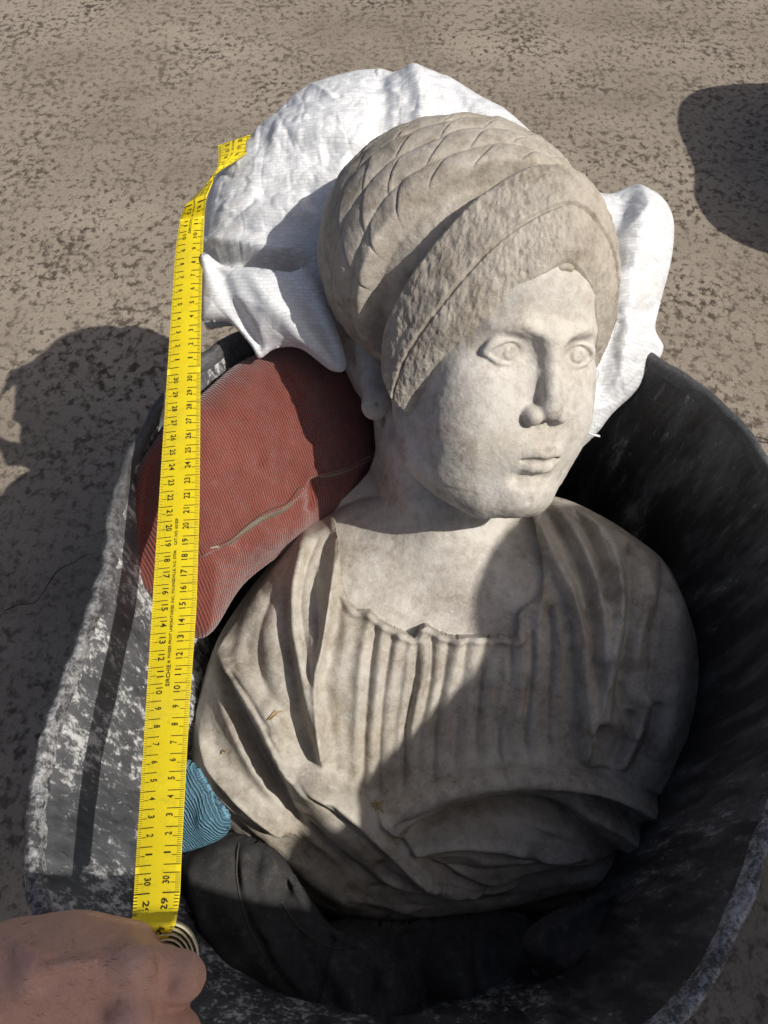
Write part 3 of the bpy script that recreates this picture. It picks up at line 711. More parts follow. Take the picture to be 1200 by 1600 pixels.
mesh_obj('head', L2W(V), F, M['skin_marble'], bust)
# ---- ear with lobe below the hair band
E_ = SDF()
q = loc(587, 633, .648)
E_.ell(q, (1.25, .7, 1.25), 0, 'u')
E_.tube([loc(589, 615, .655), loc(584, 585, .662), loc(576, 545, .666), loc(580, 505, .668)], (1.25, 1.35, 1.3, .9), .9)
E_.tube([loc(600, 600, .640), loc(588, 570, .643)], (.3, .4), .3, 's')
E_.ell(loc(592, 633, .638), (.22, .6, .22), .08, 's')
E_.fn(lambda p: -.05 * fbm(p, 1.2, 3), q, 1e6, 0, 'd')
V, F = E_.mesh(q - 6, q + (4, 5, 8), .09); mesh_obj('ear', L2W(V), F, M['skin_marble'], bust)
LK = SDF()
LK.tube([loc(560, 440, .69), loc(545, 490, .692), loc(566, 555, .684), loc(584, 615, .672), loc(594, 660, .672)], (2.6, 2.3, 1.7, 1.0, .5), 0)
LK.tube([loc(590, 480, .678), loc(575, 530, .678), loc(588, 590, .668)], (2.0, 1.6, .9), .3)
LK.tube([loc(535, 470, .70), loc(530, 510, .70), loc(555, 570, .692), loc(575, 625, .685)], (1.6, 1.4, 1.1, .5), .3)
LK.fn(lambda p: -.16 * fbm(p * (1, 1, .25), .9, 2) - .03 * fbm(p, 2.5, 3), (0, 0, 0), 1e6, 0, 'd')
lq = loc(565, 540, .685)
V, F = LK.mesh(lq - 9, lq + 10, .1); mesh_obj('side_lock', L2W(V), F, M['hair_marble'], bust)
# ---- front hair band: a broad crescent framing the face
inn = np.array([(0, 8.1, 6.35), (1.6, 7.9, 5.3), (3.2, 7.2, 3.7), (4.9, 6.1, .6), (6.0, 4.2, -2.5), (6.6, 2.9, -5.0), (6.8, 2.2, -6.6)])
out = np.array([(0, 4.9, 12.2), (3.4, 4.6, 11.2), (6.4, 4.0, 8.4), (8.6, 2.6, 4.3), (9.3, 1.1, .8), (9.1, .4, -1.9), (8.6, .4, -3.9)])
mir = lambda a: np.vstack([(a * (-1, 1, 1))[::-1], a[1:]])
I_ = crom(mir(inn), 26); I_[:, 0] *= 1 + .12 * smooth(0, 2.5, I_[:, 0]); O_ = crom(mir(out), 26); nT = len(I_)
prof = [(-.02, -1.6), (-.02, -.5), (0, .0), (.035, .32)]
for t in np.linspace(.07, .95, 34):
    g = .75 * math.sin(math.pi * t) ** .7 + .45 * min(1, t / .22) ** .7
    g -= .22 * math.exp(-((t - .50) / .016) ** 2); g += .16 * math.exp(-np.maximum(t - .51, 0) / .12) * (t > .5)
    prof.append((t, g))
prof += [(.985, .42), (1.0, .2), (1.0, -.3), (.98, -1.6), (.92, -3.2), (.5, -3.2)]
prof = np.array(prof); npf = len(prof)
Vb = np.zeros((nT, npf, 3)); ctr = np.array((0, -1.5, 2.0))
for k in range(npf):
    t, g = prof[k]; p = I_ * (1 - t) + O_ * t
    mid = I_ * .5 + O_ * .5; d = p - ctr; d /= np.linalg.norm(d, axis=1)[:, None]
    endf = 1 - .55 * smooth(.9, 1.0, np.abs(np.linspace(-1, 1, nT)))
    Vb[:, k] = p + d * (g * endf)[:, None]
# small raised knot at the parting over the brow
Vf = Vb.reshape(-1, 3)
def band_noise(Vf):
    nrm = Vf - ctr; nrm /= np.linalg.norm(nrm, axis=1)[:, None]
    t = np.tile(prof[:, 0], nT)
    tool = fbm(Vf * (1.0, .8, .55), 3.0, 3, .55)
    return Vf + nrm * (.065 * tool + .07 * fbm(Vf, .8, 2))[:, None] * smooth(-.05, .1, t)[:, None]
def resample(V, m, k):
    a = V.reshape(nT, npf, 3)
    return a
# refine the strip so the chisel marks are real relief
def refine(A, f0, f1):
    n0, n1 = A.shape[:2]
    x = np.linspace(0, n0 - 1, (n0 - 1) * f0 + 1); i = np.minimum(x.astype(int), n0 - 2); t = (x - i)[:, None, None]; A = A[i] * (1 - t) + A[i + 1] * t
    x = np.linspace(0, n1 - 1, (n1 - 1) * f1 + 1); i = np.minimum(x.astype(int), n1 - 2); t = (x - i)[None, :, None]; return A[:, i] * (1 - t) + A[:, i + 1] * t
prof0 = prof; A = refine(Vb, 2, 4); nT, npf = A.shape[:2]
xx = np.linspace(0, len(prof0) - 1, npf); prof = np.c_[np.interp(xx, np.arange(len(prof0)), prof0[:, 0]), np.interp(xx, np.arange(len(prof0)), prof0[:, 1])]
Vf = band_noise(A.reshape(-1, 3))
fc = [tuple(x) for x in grid_faces(nT, npf, False, True)] + [tuple(range(npf))[::-1], tuple(range((nT - 1) * npf, nT * npf))]
mesh_obj('hair_band', L2W(Vf), fc, M['hair_marble'], bust)
kn = SDF(); kn.ell((.05, 7.9, 6.0), (.75, .4, .42)); kn.ell((.05, 8.5, 5.7), (.5, .35, .3), .2, 's')
V, F = kn.mesh((-2, 6, 4.5), (2, 10, 8), .09); mesh_obj('hair_knot', L2W(V), F, M['hair_marble'], bust)
# ---- braided turban: rings of plaits round an axis that points back and up
Aax = np.array((0, -.945, .32)); Aax /= np.linalg.norm(Aax); e1 = np.array((1.0, 0, 0)); e2 = np.cross(Aax, e1)
CC = np.array((-.9, -5.2, 5.2)); CR = np.array((11.4, 10.6, 10.2)); 
th = np.linspace(.02, 2.75, 420); ph = np.linspace(0, 2 * math.pi, 900, endpoint=False)
TH, PH = np.meshgrid(th, ph, indexing='ij')
D_ = (np.cos(TH)[..., None] * Aax + np.sin(TH)[..., None] * (np.cos(PH)[..., None] * e1 + np.sin(PH)[..., None] * e2)).reshape(-1, 3)
Pc = CC + D_ * CR
nr = D_ / CR; nr /= np.linalg.norm(nr, axis=1)[:, None]
thf = TH.ravel(); phf = PH.ravel()
wob = .06 * fbm(D_, 2.0, 2)
ringw = .222; rr = (thf + wob - .12) / ringw; ri = np.floor(rr); rf = rr - ri
plait = np.abs(np.sin(math.pi * rf)) ** .42
cnt = np.round(np.maximum(5, 20 * np.sin(np.clip((ri + .5) * ringw + .12, .1, 3.0))))
lf = phf / (2 * math.pi) * cnt + -.8 * np.abs(rf - .0) + ri * .37
lff = lf - np.floor(lf)
leaf = np.exp(-(np.minimum(lff, 1 - lff) / .05) ** 2)
slope = lff - .5
disp = .30 * plait - .09 * leaf * plait + .12 * slope * plait
gap = smooth(2.02, 2.14, thf)                 # smooth hollow behind the front band
disp = disp * (1 - gap) - 1.25 * gap + .09 * fbm(Pc, .8, 2) + .016 * fbm(Pc, 3.0, 3)
Vc = Pc + nr * disp[:, None]
fc = [tuple(x) for x in grid_faces(len(th), len(ph), False, True)] + [tuple(range(len(ph)))[::-1]]
mesh_obj('braided_hair', L2W(Vc), fc, M['hair_marble'], bust)
# ------------------------------------------------------------------ white woven sack
sack = empty('woven_sack', P(640, 400, .80), 'crumpled white woven plastic sack padding the head of the bust', 'sack')
W = Relief([(318, 505), (313, 430), (318, 360), (332, 295), (372, 240), (420, 195), (470, 150), (530, 125), (590, 115), (622, 122), (655, 114), (700, 128), (745, 155), (790, 180), (850, 235), (900, 290), (945, 308), (990, 294), (1030, 315), (1050, 350), (1047, 410), (1030, 478), (1022, 520), (1034, 552), (1000, 605), (958, 645), (930, 680), (890, 712), (840, 720), (700, 700), (600, 640), (560, 590), (520, 555), (470, 540), (440, 520), (400, 505), (350, 508)],
           P(650, 420, .715), (-.02, .10, .98), .055, .09, .0014, .55)
W.fold([(590, 118), (600, 180), (585, 240), (560, 290)], -8 * mm, 9 * mm, 14 * mm, 0)
W.fold([(640, 118), (660, 160), (655, 200)], 7 * mm, 9 * mm, e0=0)
W.fold([(500, 240), (540, 235), (580, 255), (600, 280)], -9 * mm, 9 * mm, 12 * mm)
W.fold([(420, 215), (470, 210), (530, 225), (560, 240)], 8 * mm, 14 * mm)
W.fold([(400, 310), (440, 290), (480, 300), (510, 330)], -6 * mm, 10 * mm)
W.fold([(340, 330), (400, 340), (450, 330), (490, 345)], 5 * mm, 12 * mm)
W.fold([(316, 388), (360, 380), (420, 388), (480, 385)], 8 * mm, 7 * mm, e0=0)
W.fold([(318, 412), (360, 408), (420, 415), (490, 418)], -12 * mm, 6 * mm, 12 * mm, e0=0)
W.fold([(320, 500), (350, 460), (350, 420)], -8 * mm, 8 * mm)
W.fold([(370, 420), (400, 470), (450, 510), (500, 540)], 9 * mm, 12 * mm)
W.fold([(420, 430), (460, 460), (510, 500), (540, 540)], -6 * mm, 8 * mm)
W.fold([(360, 440), (390, 490), (420, 520)], -7 * mm, 7 * mm)
W.fold([(985, 298), (970, 340), (955, 380), (962, 430)], -9 * mm, 8 * mm, 14 * mm)
W.fold([(1010, 310), (1000, 380), (985, 450), (975, 540), (955, 620)], 8 * mm, 12 * mm)
W.fold([(1035, 480), (1000, 500), (985, 520)], -6 * mm, 8 * mm)
W.fold([(960, 470), (950, 560), (930, 640)], -6 * mm, 9 * mm)
W.fold([(700, 130), (720, 165), (760, 190)], -5 * mm, 8 * mm)
W.fold([(400, 200), (480, 185), (560, 190)], 3 * mm, 10 * mm)
rs = np.random.RandomState(5)
for i in range(70):
    x = rs.uniform(330, 1040); y = rs.uniform(130, 640); a = rs.uniform(0, 3.14); l = rs.uniform(15, 50); bx_, by_ = rs.uniform(-9, 9, 2)
    W.fold([(x - l * math.cos(a), y - l * math.sin(a)), (x + bx_, y + by_), (x + l * math.cos(a), y + l * math.sin(a))], rs.choice([-1, 1]) * rs.uniform(1.0, 3.0) * mm, rs.uniform(1.4, 3.2) * mm, pw=1.1)
for i in range(60):
    x = rs.uniform(330, 1040); y = rs.uniform(130, 640); a = rs.uniform(0, 3.14); l = rs.uniform(14, 40)
    W.fold([(x - l * math.cos(a), y - l * math.sin(a)), (x + rs.uniform(-5, 5), y + rs.uniform(-5, 5)), (x + l * math.cos(a), y + l * math.sin(a))], rs.uniform(-2.2, 2.2) * mm, rs.uniform(2.5, 6) * mm)
W.noise(2.2 * mm, 22, 2); W.noise(.9 * mm, 70, 3)
for fr, am in ((24, 2.6), (55, 1.5), (110, .8)):
    p_ = np.c_[W.U + .01 * np.c_[vnoise(np.c_[W.U * 20, W.U[:, :1]]), vnoise(np.c_[W.U * 20 + 5, W.U[:, :1]])], np.full(len(W.U), fr)]
    W.h += -am * mm * smooth(.0, .35, .35 - np.abs(vnoise(p_ * (fr, fr, 1)))) * W.fade() * .6
V, F, uv = W.mesh(back=.9); mesh_obj('bag', V, F, M['sack'], sack, uv)
# loose hem of the sack hanging over the tub edge
W2 = Relief([(316, 395), (350, 415), (400, 418), (450, 425), (490, 430), (540, 560), (520, 580), (470, 545), (430, 545), (405, 560), (392, 540), (360, 505), (330, 503), (314, 498), (313, 440)], P(430, 490, .65), (-.1, -.25, .95), .018, .05, .0015, .6)
W2.fold([(340, 420), (360, 470), (400, 540)], -7 * mm, 7 * mm, e0=0, e1=0)
W2.fold([(400, 425), (430, 480), (490, 550)], 6 * mm, 9 * mm, e0=0, e1=0)
W2.fold([(450, 430), (490, 490), (525, 560)], -4 * mm, 6 * mm, e0=0, e1=0)
W2.noise(2 * mm, 30, 3)
V, F, uv = W2.mesh(back=.5); mesh_obj('loose_hem', V, F, M['sack'], sack, uv)
def strands(pts, dep, rad, n, spread):
    VV, FF = [], []
    for i in range(n):
        q = [P(px + rs.uniform(-spread, spread), py + rs.uniform(-spread, spread), dep + rs.uniform(-.004, .004)) for px, py in pts]
        V, F = tube_mesh(crom(q, 4), rad, 4); o = len(VV); VV += [list(v) for v in V]; FF += [tuple(a + o for a in f) for f in F]
    mesh_obj('loose_strand', VV, FF, M['thread'], sack)
strands([(906, 668), (920, 677), (936, 681)], .64, .0010, 2, 2)
strands([(924, 572), (930, 590), (924, 605)], .645, .0006, 9, 7)
strands([(472, 415), (476, 428), (484, 432)], .645, .0005, 4, 5)
# ------------------------------------------------------------------ red cushion
cush = empty('red_cushion', P(400, 760, .74), 'dusty red ribbed cushion with a split seam, wedged beside the shoulder of the bust', 'cushion')
R = Relief([(205, 885), (203, 820), (214, 742), (235, 700), (270, 655), (320, 612), (372, 568), (425, 545), (475, 540), (520, 552), (560, 590), (584, 660), (592, 740), (562, 785), (500, 822), (435, 868), (375, 916), (330, 985), (300, 995), (262, 950), (215, 915)], P(400, 760, .69), (.60, .02, .80), .038, .06, .0013, .55)
R.step([(318, 868), (355, 848), (400, 812), (440, 795), (470, 768), (484, 748), (530, 738), (590, 712)], -9 * mm, 1.2 * mm, 26 * mm, -1, 0, 0)
R.fold([(318, 862), (355, 845), (400, 808), (440, 790), (468, 765), (484, 746), (530, 735), (590, 712)], 5 * mm, 6 * mm, e0=0, e1=0)
R.fold([(484, 746), (488, 780), (480, 800)], -4 * mm, 5 * mm)
R.fold([(300, 905), (360, 880), (430, 840), (490, 800)], 5 * mm, 16 * mm)
R.fold([(235, 715), (230, 800), (215, 890)], -7 * mm, 8 * mm, 8 * mm, e0=0)
R.fold([(430, 548), (470, 610), (485, 690), (484, 745)], 4 * mm, 22 * mm)
R.noise(3 * mm, 16, 3); R.noise(.5 * mm, 120, 3)
for i in range(26):
    x = rs.uniform(230, 560); y = rs.uniform(600, 930); a = rs.uniform(-.9, .5); l = rs.uniform(25, 60)
    R.fold([(x - l * math.cos(a), y - l * math.sin(a)), (x + rs.uniform(-8, 8), y + rs.uniform(-8, 8)), (x + l * math.cos(a), y + l * math.sin(a))], rs.uniform(-2.4, 1.2) * mm, rs.uniform(2.5, 6) * mm)
V, F, uv = R.mesh(back=.7); mesh_obj('cover', V, F, M['cushion'], cush, uv)
def strip(up, dn, mat, name, par, lift):
    a = [R.surf(*q, lift) for q in crom(up, 5)]; b_ = [R.surf(*q, lift * .4) for q in crom(dn, 5)]; n = len(a)
    mid = [(x + y) / 2 - R.n * .0012 for x, y in zip(a, b_)]
    V = np.vstack([a, mid, b_, [q - R.n * .006 for q in a], [q - R.n * .006 for q in b_]])
    F = [(i + k * n, i + 1 + k * n, i + 1 + (k + 1) * n, i + (k + 1) * n) for k in (0, 1) for i in range(n - 1)]
    F += [(i, i + 1, 3 * n + i + 1, 3 * n + i) for i in range(n - 1)] + [(2 * n + i, 2 * n + i + 1, 4 * n + i + 1, 4 * n + i) for i in range(n - 1)]
    mesh_obj(name, V, F, mat, par)
strip([(326, 855), (352, 845), (382, 820), (412, 800), (444, 786), (462, 764), (467, 762)], [(327, 857), (355, 851), (386, 830), (414, 812), (442, 800), (462, 781), (467, 763)], M['lining'], 'lining', cush, .0022)
strip([(488, 742), (515, 738), (545, 727), (575, 712)], [(489, 746), (517, 745), (547, 735), (576, 718)], M['lining'], 'lining', cush, .0018)
R2 = Relief([(345, 600), (365, 560), (395, 545), (430, 560), (410, 600), (370, 625)], P(385, 590, .745), (0, 0, 1), .02, .03, .002)
R2.noise(1 * mm, 40); V, F, uv = R2.mesh(back=.7); mesh_obj('corner', V, F, M['cushion'], cush, uv)
# ------------------------------------------------------------------ cloths stuffed under the bust
def heap(name, outline, O, n, H, Dd, folds, mat, label, cat, res=.0022, nz=2.5, part='cloth'):
    r = Relief(outline, O, n, H, Dd, res, .55)
    for f in folds: r.fold(*f)
    r.noise(nz * mm * 1.6, 20, 3); r.noise(1.0 * mm, 80, 3)
    q_ = np.c_[r.U * (1, .6), np.full(len(r.U), 2.)]; r.h -= .006 * smooth(0, .3, .3 - np.abs(vnoise(q_ * (30, 30, 1)))) * r.fade()
    V, F, uv = r.mesh(back=.6)
    o = mesh_obj(name, V, F, mat, None, uv); tag(o, label, cat); return r, o
tw, _ = heap('blue_towel', [(255, 1185), (300, 1192), (330, 1235), (358, 1275), (352, 1305), (320, 1322), (280, 1330), (250, 1300)], P(310, 1265, .60), (-.3, .1, .95), .022, .03,
     [([(270, 1230), (300, 1250), (330, 1290)], 3 * mm, 8 * mm)], M['blue_towel'], 'ribbed blue towel tucked beneath the shoulder of the bust', 'towel', .0012, 1.2)
j, jo = heap('dark_garment', [(288, 1345), (310, 1318), (360, 1300), (430, 1330), (480, 1400), (520, 1450), (580, 1470), (640, 1520), (660, 1620), (600, 1650), (500, 1620), (420, 1590), (360, 1540), (310, 1460), (292, 1400)], P(430, 1450, .635), (-.2, .3, .93), .04, .07,
     [([(372, 1310), (368, 1370), (385, 1440), (420, 1510), (480, 1570)], -5 * mm, 4 * mm), ([(385, 1310), (382, 1370), (400, 1440), (435, 1505)], 3 * mm, 4 * mm), ([(440, 1360), (450, 1440), (480, 1520), (540, 1590)], -9 * mm, 10 * mm), ([(310, 1330), (306, 1390), (330, 1460), (380, 1530)], 5 * mm, 8 * mm),
      ([(500, 1440), (560, 1500), (600, 1580)], -10 * mm, 12 * mm), ([(540, 1450), (600, 1500), (640, 1590)], 8 * mm, 14 * mm), ([(395, 1480), (430, 1475), (470, 1470)], -3 * mm, 3 * mm)], M['dark_cloth'], 'dusty black garment with stitched seams bunched at the lower left of the tub', 'garment')
heap('dark_cloth', [(440, 1500), (520, 1440), (620, 1440), (720, 1430), (820, 1430), (850, 1500), (830, 1580), (740, 1640), (600, 1640), (500, 1600)], P(650, 1530, .665), (0, .3, .95), .04, .08,
     [([(560, 1460), (590, 1530), (570, 1600)], 12 * mm, 14 * mm), ([(640, 1450), (650, 1530), (680, 1600)], -12 * mm, 12 * mm), ([(700, 1460), (720, 1530), (760, 1600)], 12 * mm, 14 * mm), ([(500, 1520), (560, 1560), (620, 1570)], 10 * mm, 12 * mm), ([(780, 1460), (770, 1530)], -10 * mm, 10 * mm)], M['dark_cloth_b'], 'crumpled black cloth at the bottom of the tub below the hem of the bust', 'cloth', .0026, 6)
heap('rolled_cloth', [(815, 1480), (840, 1440), (900, 1410), (980, 1380), (1040, 1360), (1065, 1400), (1050, 1450), (1000, 1490), (940, 1510), (890, 1545), (850, 1530)], P(940, 1455, .61), (.1, .25, .95), .035, .06,
     [([(850, 1480), (920, 1450), (1000, 1410)], -6 * mm, 8 * mm), ([(880, 1530), (900, 1500), (960, 1480), (1030, 1450)], 7 * mm, 8 * mm), ([(900, 1490), (940, 1500), (990, 1480)], -5 * mm, 5 * mm)], M['dark_cloth'], 'rolled dark cloth wedged at the lower right of the tub', 'cloth', .002, 4)
# stitching on the trousers
for pts in ([(374, 1318), (371, 1370), (387, 1440), (424, 1512)], [(440, 1408), (470, 1450), (520, 1480), (560, 1476)]):
    q = crom(pts, 30); VV, FF = [], []
    for i in range(0, len(q) - 2, 2):
        a = j.surf(*q[i], .0008); b_ = j.surf(*q[i + 1], .0008); V, F = tube_mesh([a, (a + b_) / 2 + j.n * .0006, b_], .0007, 4); o = len(VV); VV += [list(v) for v in V]; FF += [tuple(x + o for x in f) for f in F]
    mesh_obj('stitching', VV, FF, M['grit'], jo)
# ------------------------------------------------------------------ measuring tape
tape = empty('measuring_tape', P(250, 1100, .45), 'yellow forensic measuring tape stretched from the hand to the white sack', 'measuring tape')
# stations: s (cm), left edge px, right edge px
YT = [(-2, 1427), (-1.43, 1397), (-.43, 1366), (0, 1353), (1, 1324), (2, 1294), (3, 1265), (4, 1237), (5, 1208), (6, 1180), (7, 1152), (8, 1124), (9, 1096), (10, 1069), (11, 1043), (12, 1017), (13, 990), (14, 965), (15, 939), (16, 914), (17, 888), (18, 864), (19, 840), (20, 815), (21, 792), (22, 768), (23, 745), (24, 720), (25, 698), (26, 675), (27, 652), (28, 630), (29, 608), (30, 586), (30.43, 575), (31.43, 554), (32.43, 532), (33.43, 511), (34.43, 489), (35.43, 467), (36.43, 446), (37.43, 425), (38.43, 405), (39.43, 383), (40.43, 363), (41.43, 341)]
EY = [(1460, 204, 270), (1440, 206, 276), (1405, 208.5, 281), (1330, 213, 284), (1180, 223, 292), (1100, 228, 296.6), (950, 237.5, 307), (800, 247, 311.5), (700, 253.5, 312.5), (600, 260, 313), (500, 266.5, 314), (440, 270.5, 315.5), (400, 273, 317), (370, 276.5, 318), (341, 281.5, 319.5)]
ey = np.array(EY)[::-1]
def tdep(y): return np.interp(y, (341, 1440), (.66, .405))
st_ = [(s, (np.interp(y, ey[:, 0], ey[:, 1]), y + 2.0), (np.interp(y, ey[:, 0], ey[:, 2]), y - 3.0), tdep(y), tdep(y)) for s, y in YT]
st_ = [(-3.2, (204.5, 1460), (262, 1466), .388, .392), (-2.6, (205, 1444), (274, 1446), .386, .386)] + st_
st_ += [(42.6, (289, 321), (323, 306), .648, .645), (44.0, (309, 302), (331, 287), .655, .650), (45.5, (331, 277), (336, 272), .655, .662), (46.8, (340, 262), (362, 256), .66, .675), (48.4, (341.5, 246), (386, 238), .672, .69), (50.43, (341, 230), (391, 213), .69, .71), (50.7, (341, 227), (391, 210), .692, .712)]
SS = np.array([x[0] for x in st_]); LE = np.array([P(*x[1], x[3]) for x in st_]); RE = np.array([P(*x[2], x[4]) for x in st_])
# depth along a straight pull: keep the strip from pinching where the traced ticks are noisy
def tp(s, f, up=0.0):
    s = np.asarray(s, float); f = np.asarray(f, float)
    l = np.stack([np.interp(s, SS, LE[:, i]) for i in range(3)], -1); r = np.stack([np.interp(s, SS, RE[:, i]) for i in range(3)], -1)
    l2 = np.stack([np.interp(s + .3, SS, LE[:, i]) for i in range(3)], -1)
    a = r - l; t = l2 - l; n = np.cross(a, t); n /= np.linalg.norm(n, axis=-1)[..., None] + 1e-12
    n = np.where((n @ np.array((0, -.545, .839)))[..., None] < 0, -n, n) if np.ndim(n) > 1 else n
    return l + a * f[..., None] + n * (up + .0010 * (4 * f * (1 - f)) )[..., None]
sv = np.linspace(SS[0], SS[-1], 330); fv = np.linspace(0, 1, 9)
SG, FG = np.meshgrid(sv, fv, indexing='ij')
top = tp(SG.ravel(), FG.ravel(), np.zeros(SG.size)); bot = tp(SG.ravel(), FG.ravel(), np.full(SG.size, -.0005))
n0 = len(sv) * len(fv); F = grid_faces(len(sv), len(fv)); Fa = [tuple(x) for x in F] + [tuple(x[::-1] + n0) for x in F]
k = len(fv)
for i in range(len(sv) - 1): Fa += [(i * k, (i + 1) * k, (i + 1) * k + n0, i * k + n0), (i * k + k - 1, (i + 1) * k + k - 1, (i + 1) * k + k - 1 + n0, i * k + k - 1 + n0)]
mesh_obj('strip', np.vstack([top, bot]), Fa, M['tape'], tape)
# printed scale
VV, FF = [], []
def quad(s0, s1, f0, f1):
    ns = 2 if s1 - s0 < .3 else 8
    n = max(2, int((f1 - f0) * 10) + 1)
    fa = np.linspace(f0, f1, n); o = len(VV)
    for s in (s0, s1):
        p = tp(np.full(n, s), fa, np.full(n, .0004)); VV.extend(p.tolist())
    FF.extend([(o + i, o + i + 1, o + n + i + 1, o + n + i) for i in range(n - 1)])
def slant(): pass
WD = .022
for per, s_lo, s_hi in ((-30.43, 27.0, 30.0), (0.0, 0.0, 30.0), (30.43, 0.0, 20.2)):
    for mmk in range(int(s_lo * 10), int(s_hi * 10) + 1):
        s = per + mmk / 10.0
        if mmk % 10 == 0: ln, wd = .36, .022
        elif mmk % 5 == 0: ln, wd = .20, .016
        else: ln, wd = .10, .013
        if s > 50.5 or s < -3.0: continue
        quad(s - wd, s + wd, 0.004, ln); quad(s - wd, s + wd, 1 - ln, .996)
mesh_obj('scale_marks', VV, FF, M['ink'], tape)
_cache = {}
def glyphs(txt):
    if txt in _cache: return _cache[txt]
    cu = bpy.data.curves.new('lettering', 'FONT'); cu.body = txt; cu.size = 1.0; cu.resolution_u = 2; cu.offset = .012
    o = bpy.data.objects.new('lettering', cu); COL.objects.link(o)
    dg = bpy.context.evaluated_depsgraph_get(); me = bpy.data.meshes.new_from_object(o.evaluated_get(dg))
    V = np.array([v.co[:2] for v in me.vertices]); Fx = [tuple(p.vertices) for p in me.polygons]
    bpy.data.objects.remove(o); bpy.data.curves.remove(cu); bpy.data.meshes.remove(me)
    _cache[txt] = (V, Fx); return V, Fx
VN, FN = [], []
def put(txt, s, f, hgt, adv, dirn, VN=None, FN=None, fit=None):
    """letters hgt cm tall centred on (s, f); dirn +1 reads up the tape, -1 reads down it"""
    V, Fx = glyphs(txt); V = V.copy(); V -= (V.max(0) + V.min(0)) / 2
    ext = V.max(0) - V.min(0); V[:, 1] *= hgt / max(ext[1], 1e-6); V[:, 0] *= (fit / ext[0]) if fit else hgt / max(ext[1], 1e-6) * adv
    p = tp(s + dirn * V[:, 0], f - dirn * V[:, 1] / 2.2, np.full(len(V), .00045)); o = len(VN)
    VN.extend(p.tolist()); FN.extend([tuple(a + o for a in fc) for fc in Fx])
for per, a, b_ in ((-30.43, 28, 30), (0., 1, 30), (30.43, 1, 20)):
    for k_ in range(a, b_ + 1):
        two = k_ > 9; fit = .40 if two else .17
        if k_ == 1: fit = .09
        put(str(k_), per + k_ - .42, .30, .32, .6, -1, VN, FN, fit); put(str(k_), per + k_ - .36, .70, .32, .6, 1, VN, FN, fit)
mesh_obj('numbers', VN, FN, M['ink'], tape, smooth_=False)
for per in (0.0, 30.43):
    VN, FN = [], []
    ce = .48
    for txt, s0, s1, h in (("SIRCHIE", 9.82, 11.1, .20), ("\u00ae", 11.18, 11.38, .14), ("FINGER PRINT LABORATORIES, INC., YOUNGSVILLE, N.C. 27596", 11.5, 18.1, .16), ("CAT. NO. 601ESP", 18.45, 20.15, .15)):
        put(txt, per + (s0 + s1) / 2, ce, h, 1, 1, VN, FN, s1 - s0)
    mesh_obj('lettering', VN, FN, M['ink'], tape, smooth_=False)
# cream coil of the unused tape in the fist
VV, FF = [], []
cen = np.array((256, 1512)); cdp = .392
cc0 = P(*cen, cdp); ax_ = C2W(np.array([.22, .45, 1.0])); ax_ /= np.linalg.norm(ax_); ua = AX - ax_ * (AX @ ax_); ua /= np.linalg.norm(ua); va = np.cross(ax_, ua)
nl = 4.6; n = 300; k = 0
for i in range(n):
    a = i / n * nl * 2 * math.pi; r = .0193 - .0021 * a / (2 * math.pi) + .0003 * math.sin(3 * a)
    for rr_, hh in ((r, -.011), (r, .011), (r - .0006, .011), (r - .0006, -.011)):
        VV.append(cc0 + ua * rr_ * math.cos(a) * .9 + va * rr_ * math.sin(a) * 1.12 + ax_ * hh)
for i in range(n - 1):
    for q in range(4): FF.append((i * 4 + q, (i + 1) * 4 + q, (i + 1) * 4 + (q + 1) % 4, i * 4 + (q + 1) % 4))
FF += [(0, 1, 2, 3), tuple((n - 1) * 4 + q for q in (3, 2, 1, 0))]
mesh_obj('coil', VV, FF, M['cream'], tape)
# ------------------------------------------------------------------ person holding the tape: hand, forearm and arm as one body
HD = SDF()
c = lambda px, py, d: (P(px, py, d) - P(150, 1530, .36)) * 100
wr = c(-150, 1570, .35)
HD.tube([c(-1500, 1900, .50), c(-900, 1700, .40), c(-420, 1610, .355), wr], (5.0, 4.6, 3.4, 2.9), .5)
HD.tube([wr, c(20, 1530, .362), c(190, 1520, .366)], (2.7, 2.25, 1.55), 1.0)
HD.tube([wr, c(40, 1580, .36), c(185, 1592, .362)], (2.6, 2.2, 1.55), 1.0)
HD.tube([wr, c(40, 1650, .366), c(165, 1665, .372)], (2.4, 2.1, 1.5), 1.0)
HD.tube([wr, c(20, 1710, .376), c(140, 1730, .385)], (2.2, 1.9, 1.35), 1.0)
HD.ell(c(30, 1525, .366), (2.6, 1.9, 1.9), 1.5)
# knuckles and curled fingers
def finger(k, p, d, t, r):
    HD.tube([k, p], (r * 1.12, r), .55); HD.tube([p, d], (r, r * .92), .12); HD.tube([d, t], (r * .92, r * .8), .2)
finger(c(205, 1512, .362), c(284, 1526, .364), c(268, 1543, .385), c(222, 1543, .397), 1.10)
finger(c(200, 1600, .358), c(276, 1618, .362), c(262, 1632, .384), c(215, 1634, .397), 1.15)
finger(c(180, 1662, .366), c(262, 1682, .372), c(248, 1694, .392), c(205, 1694, .402), 1.12)
finger(c(155, 1728, .380), c(228, 1750, .385), c(216, 1760, .402), c(180, 1760, .41), .98)
HD.ell(c(110, 1500, .372), (3.2, 1.5, 2.2), 1.6)
HD.tube([c(120, 1490, .372), c(205, 1482, .385), c(245, 1490, .398)], (1.5, 1.1, .9), 1.4)
HD.tube([c(60, 1520, .342), c(150, 1522, .345), c(200, 1516, .349)], .5, 2.0)
HD.tube([c(175, 1538, .336), c(205, 1528, .338), c(240, 1515, .342)], .34, .7, 's')
HD.tube([c(242, 1500, .350), c(250, 1530, .350)], .14, .5, 's')
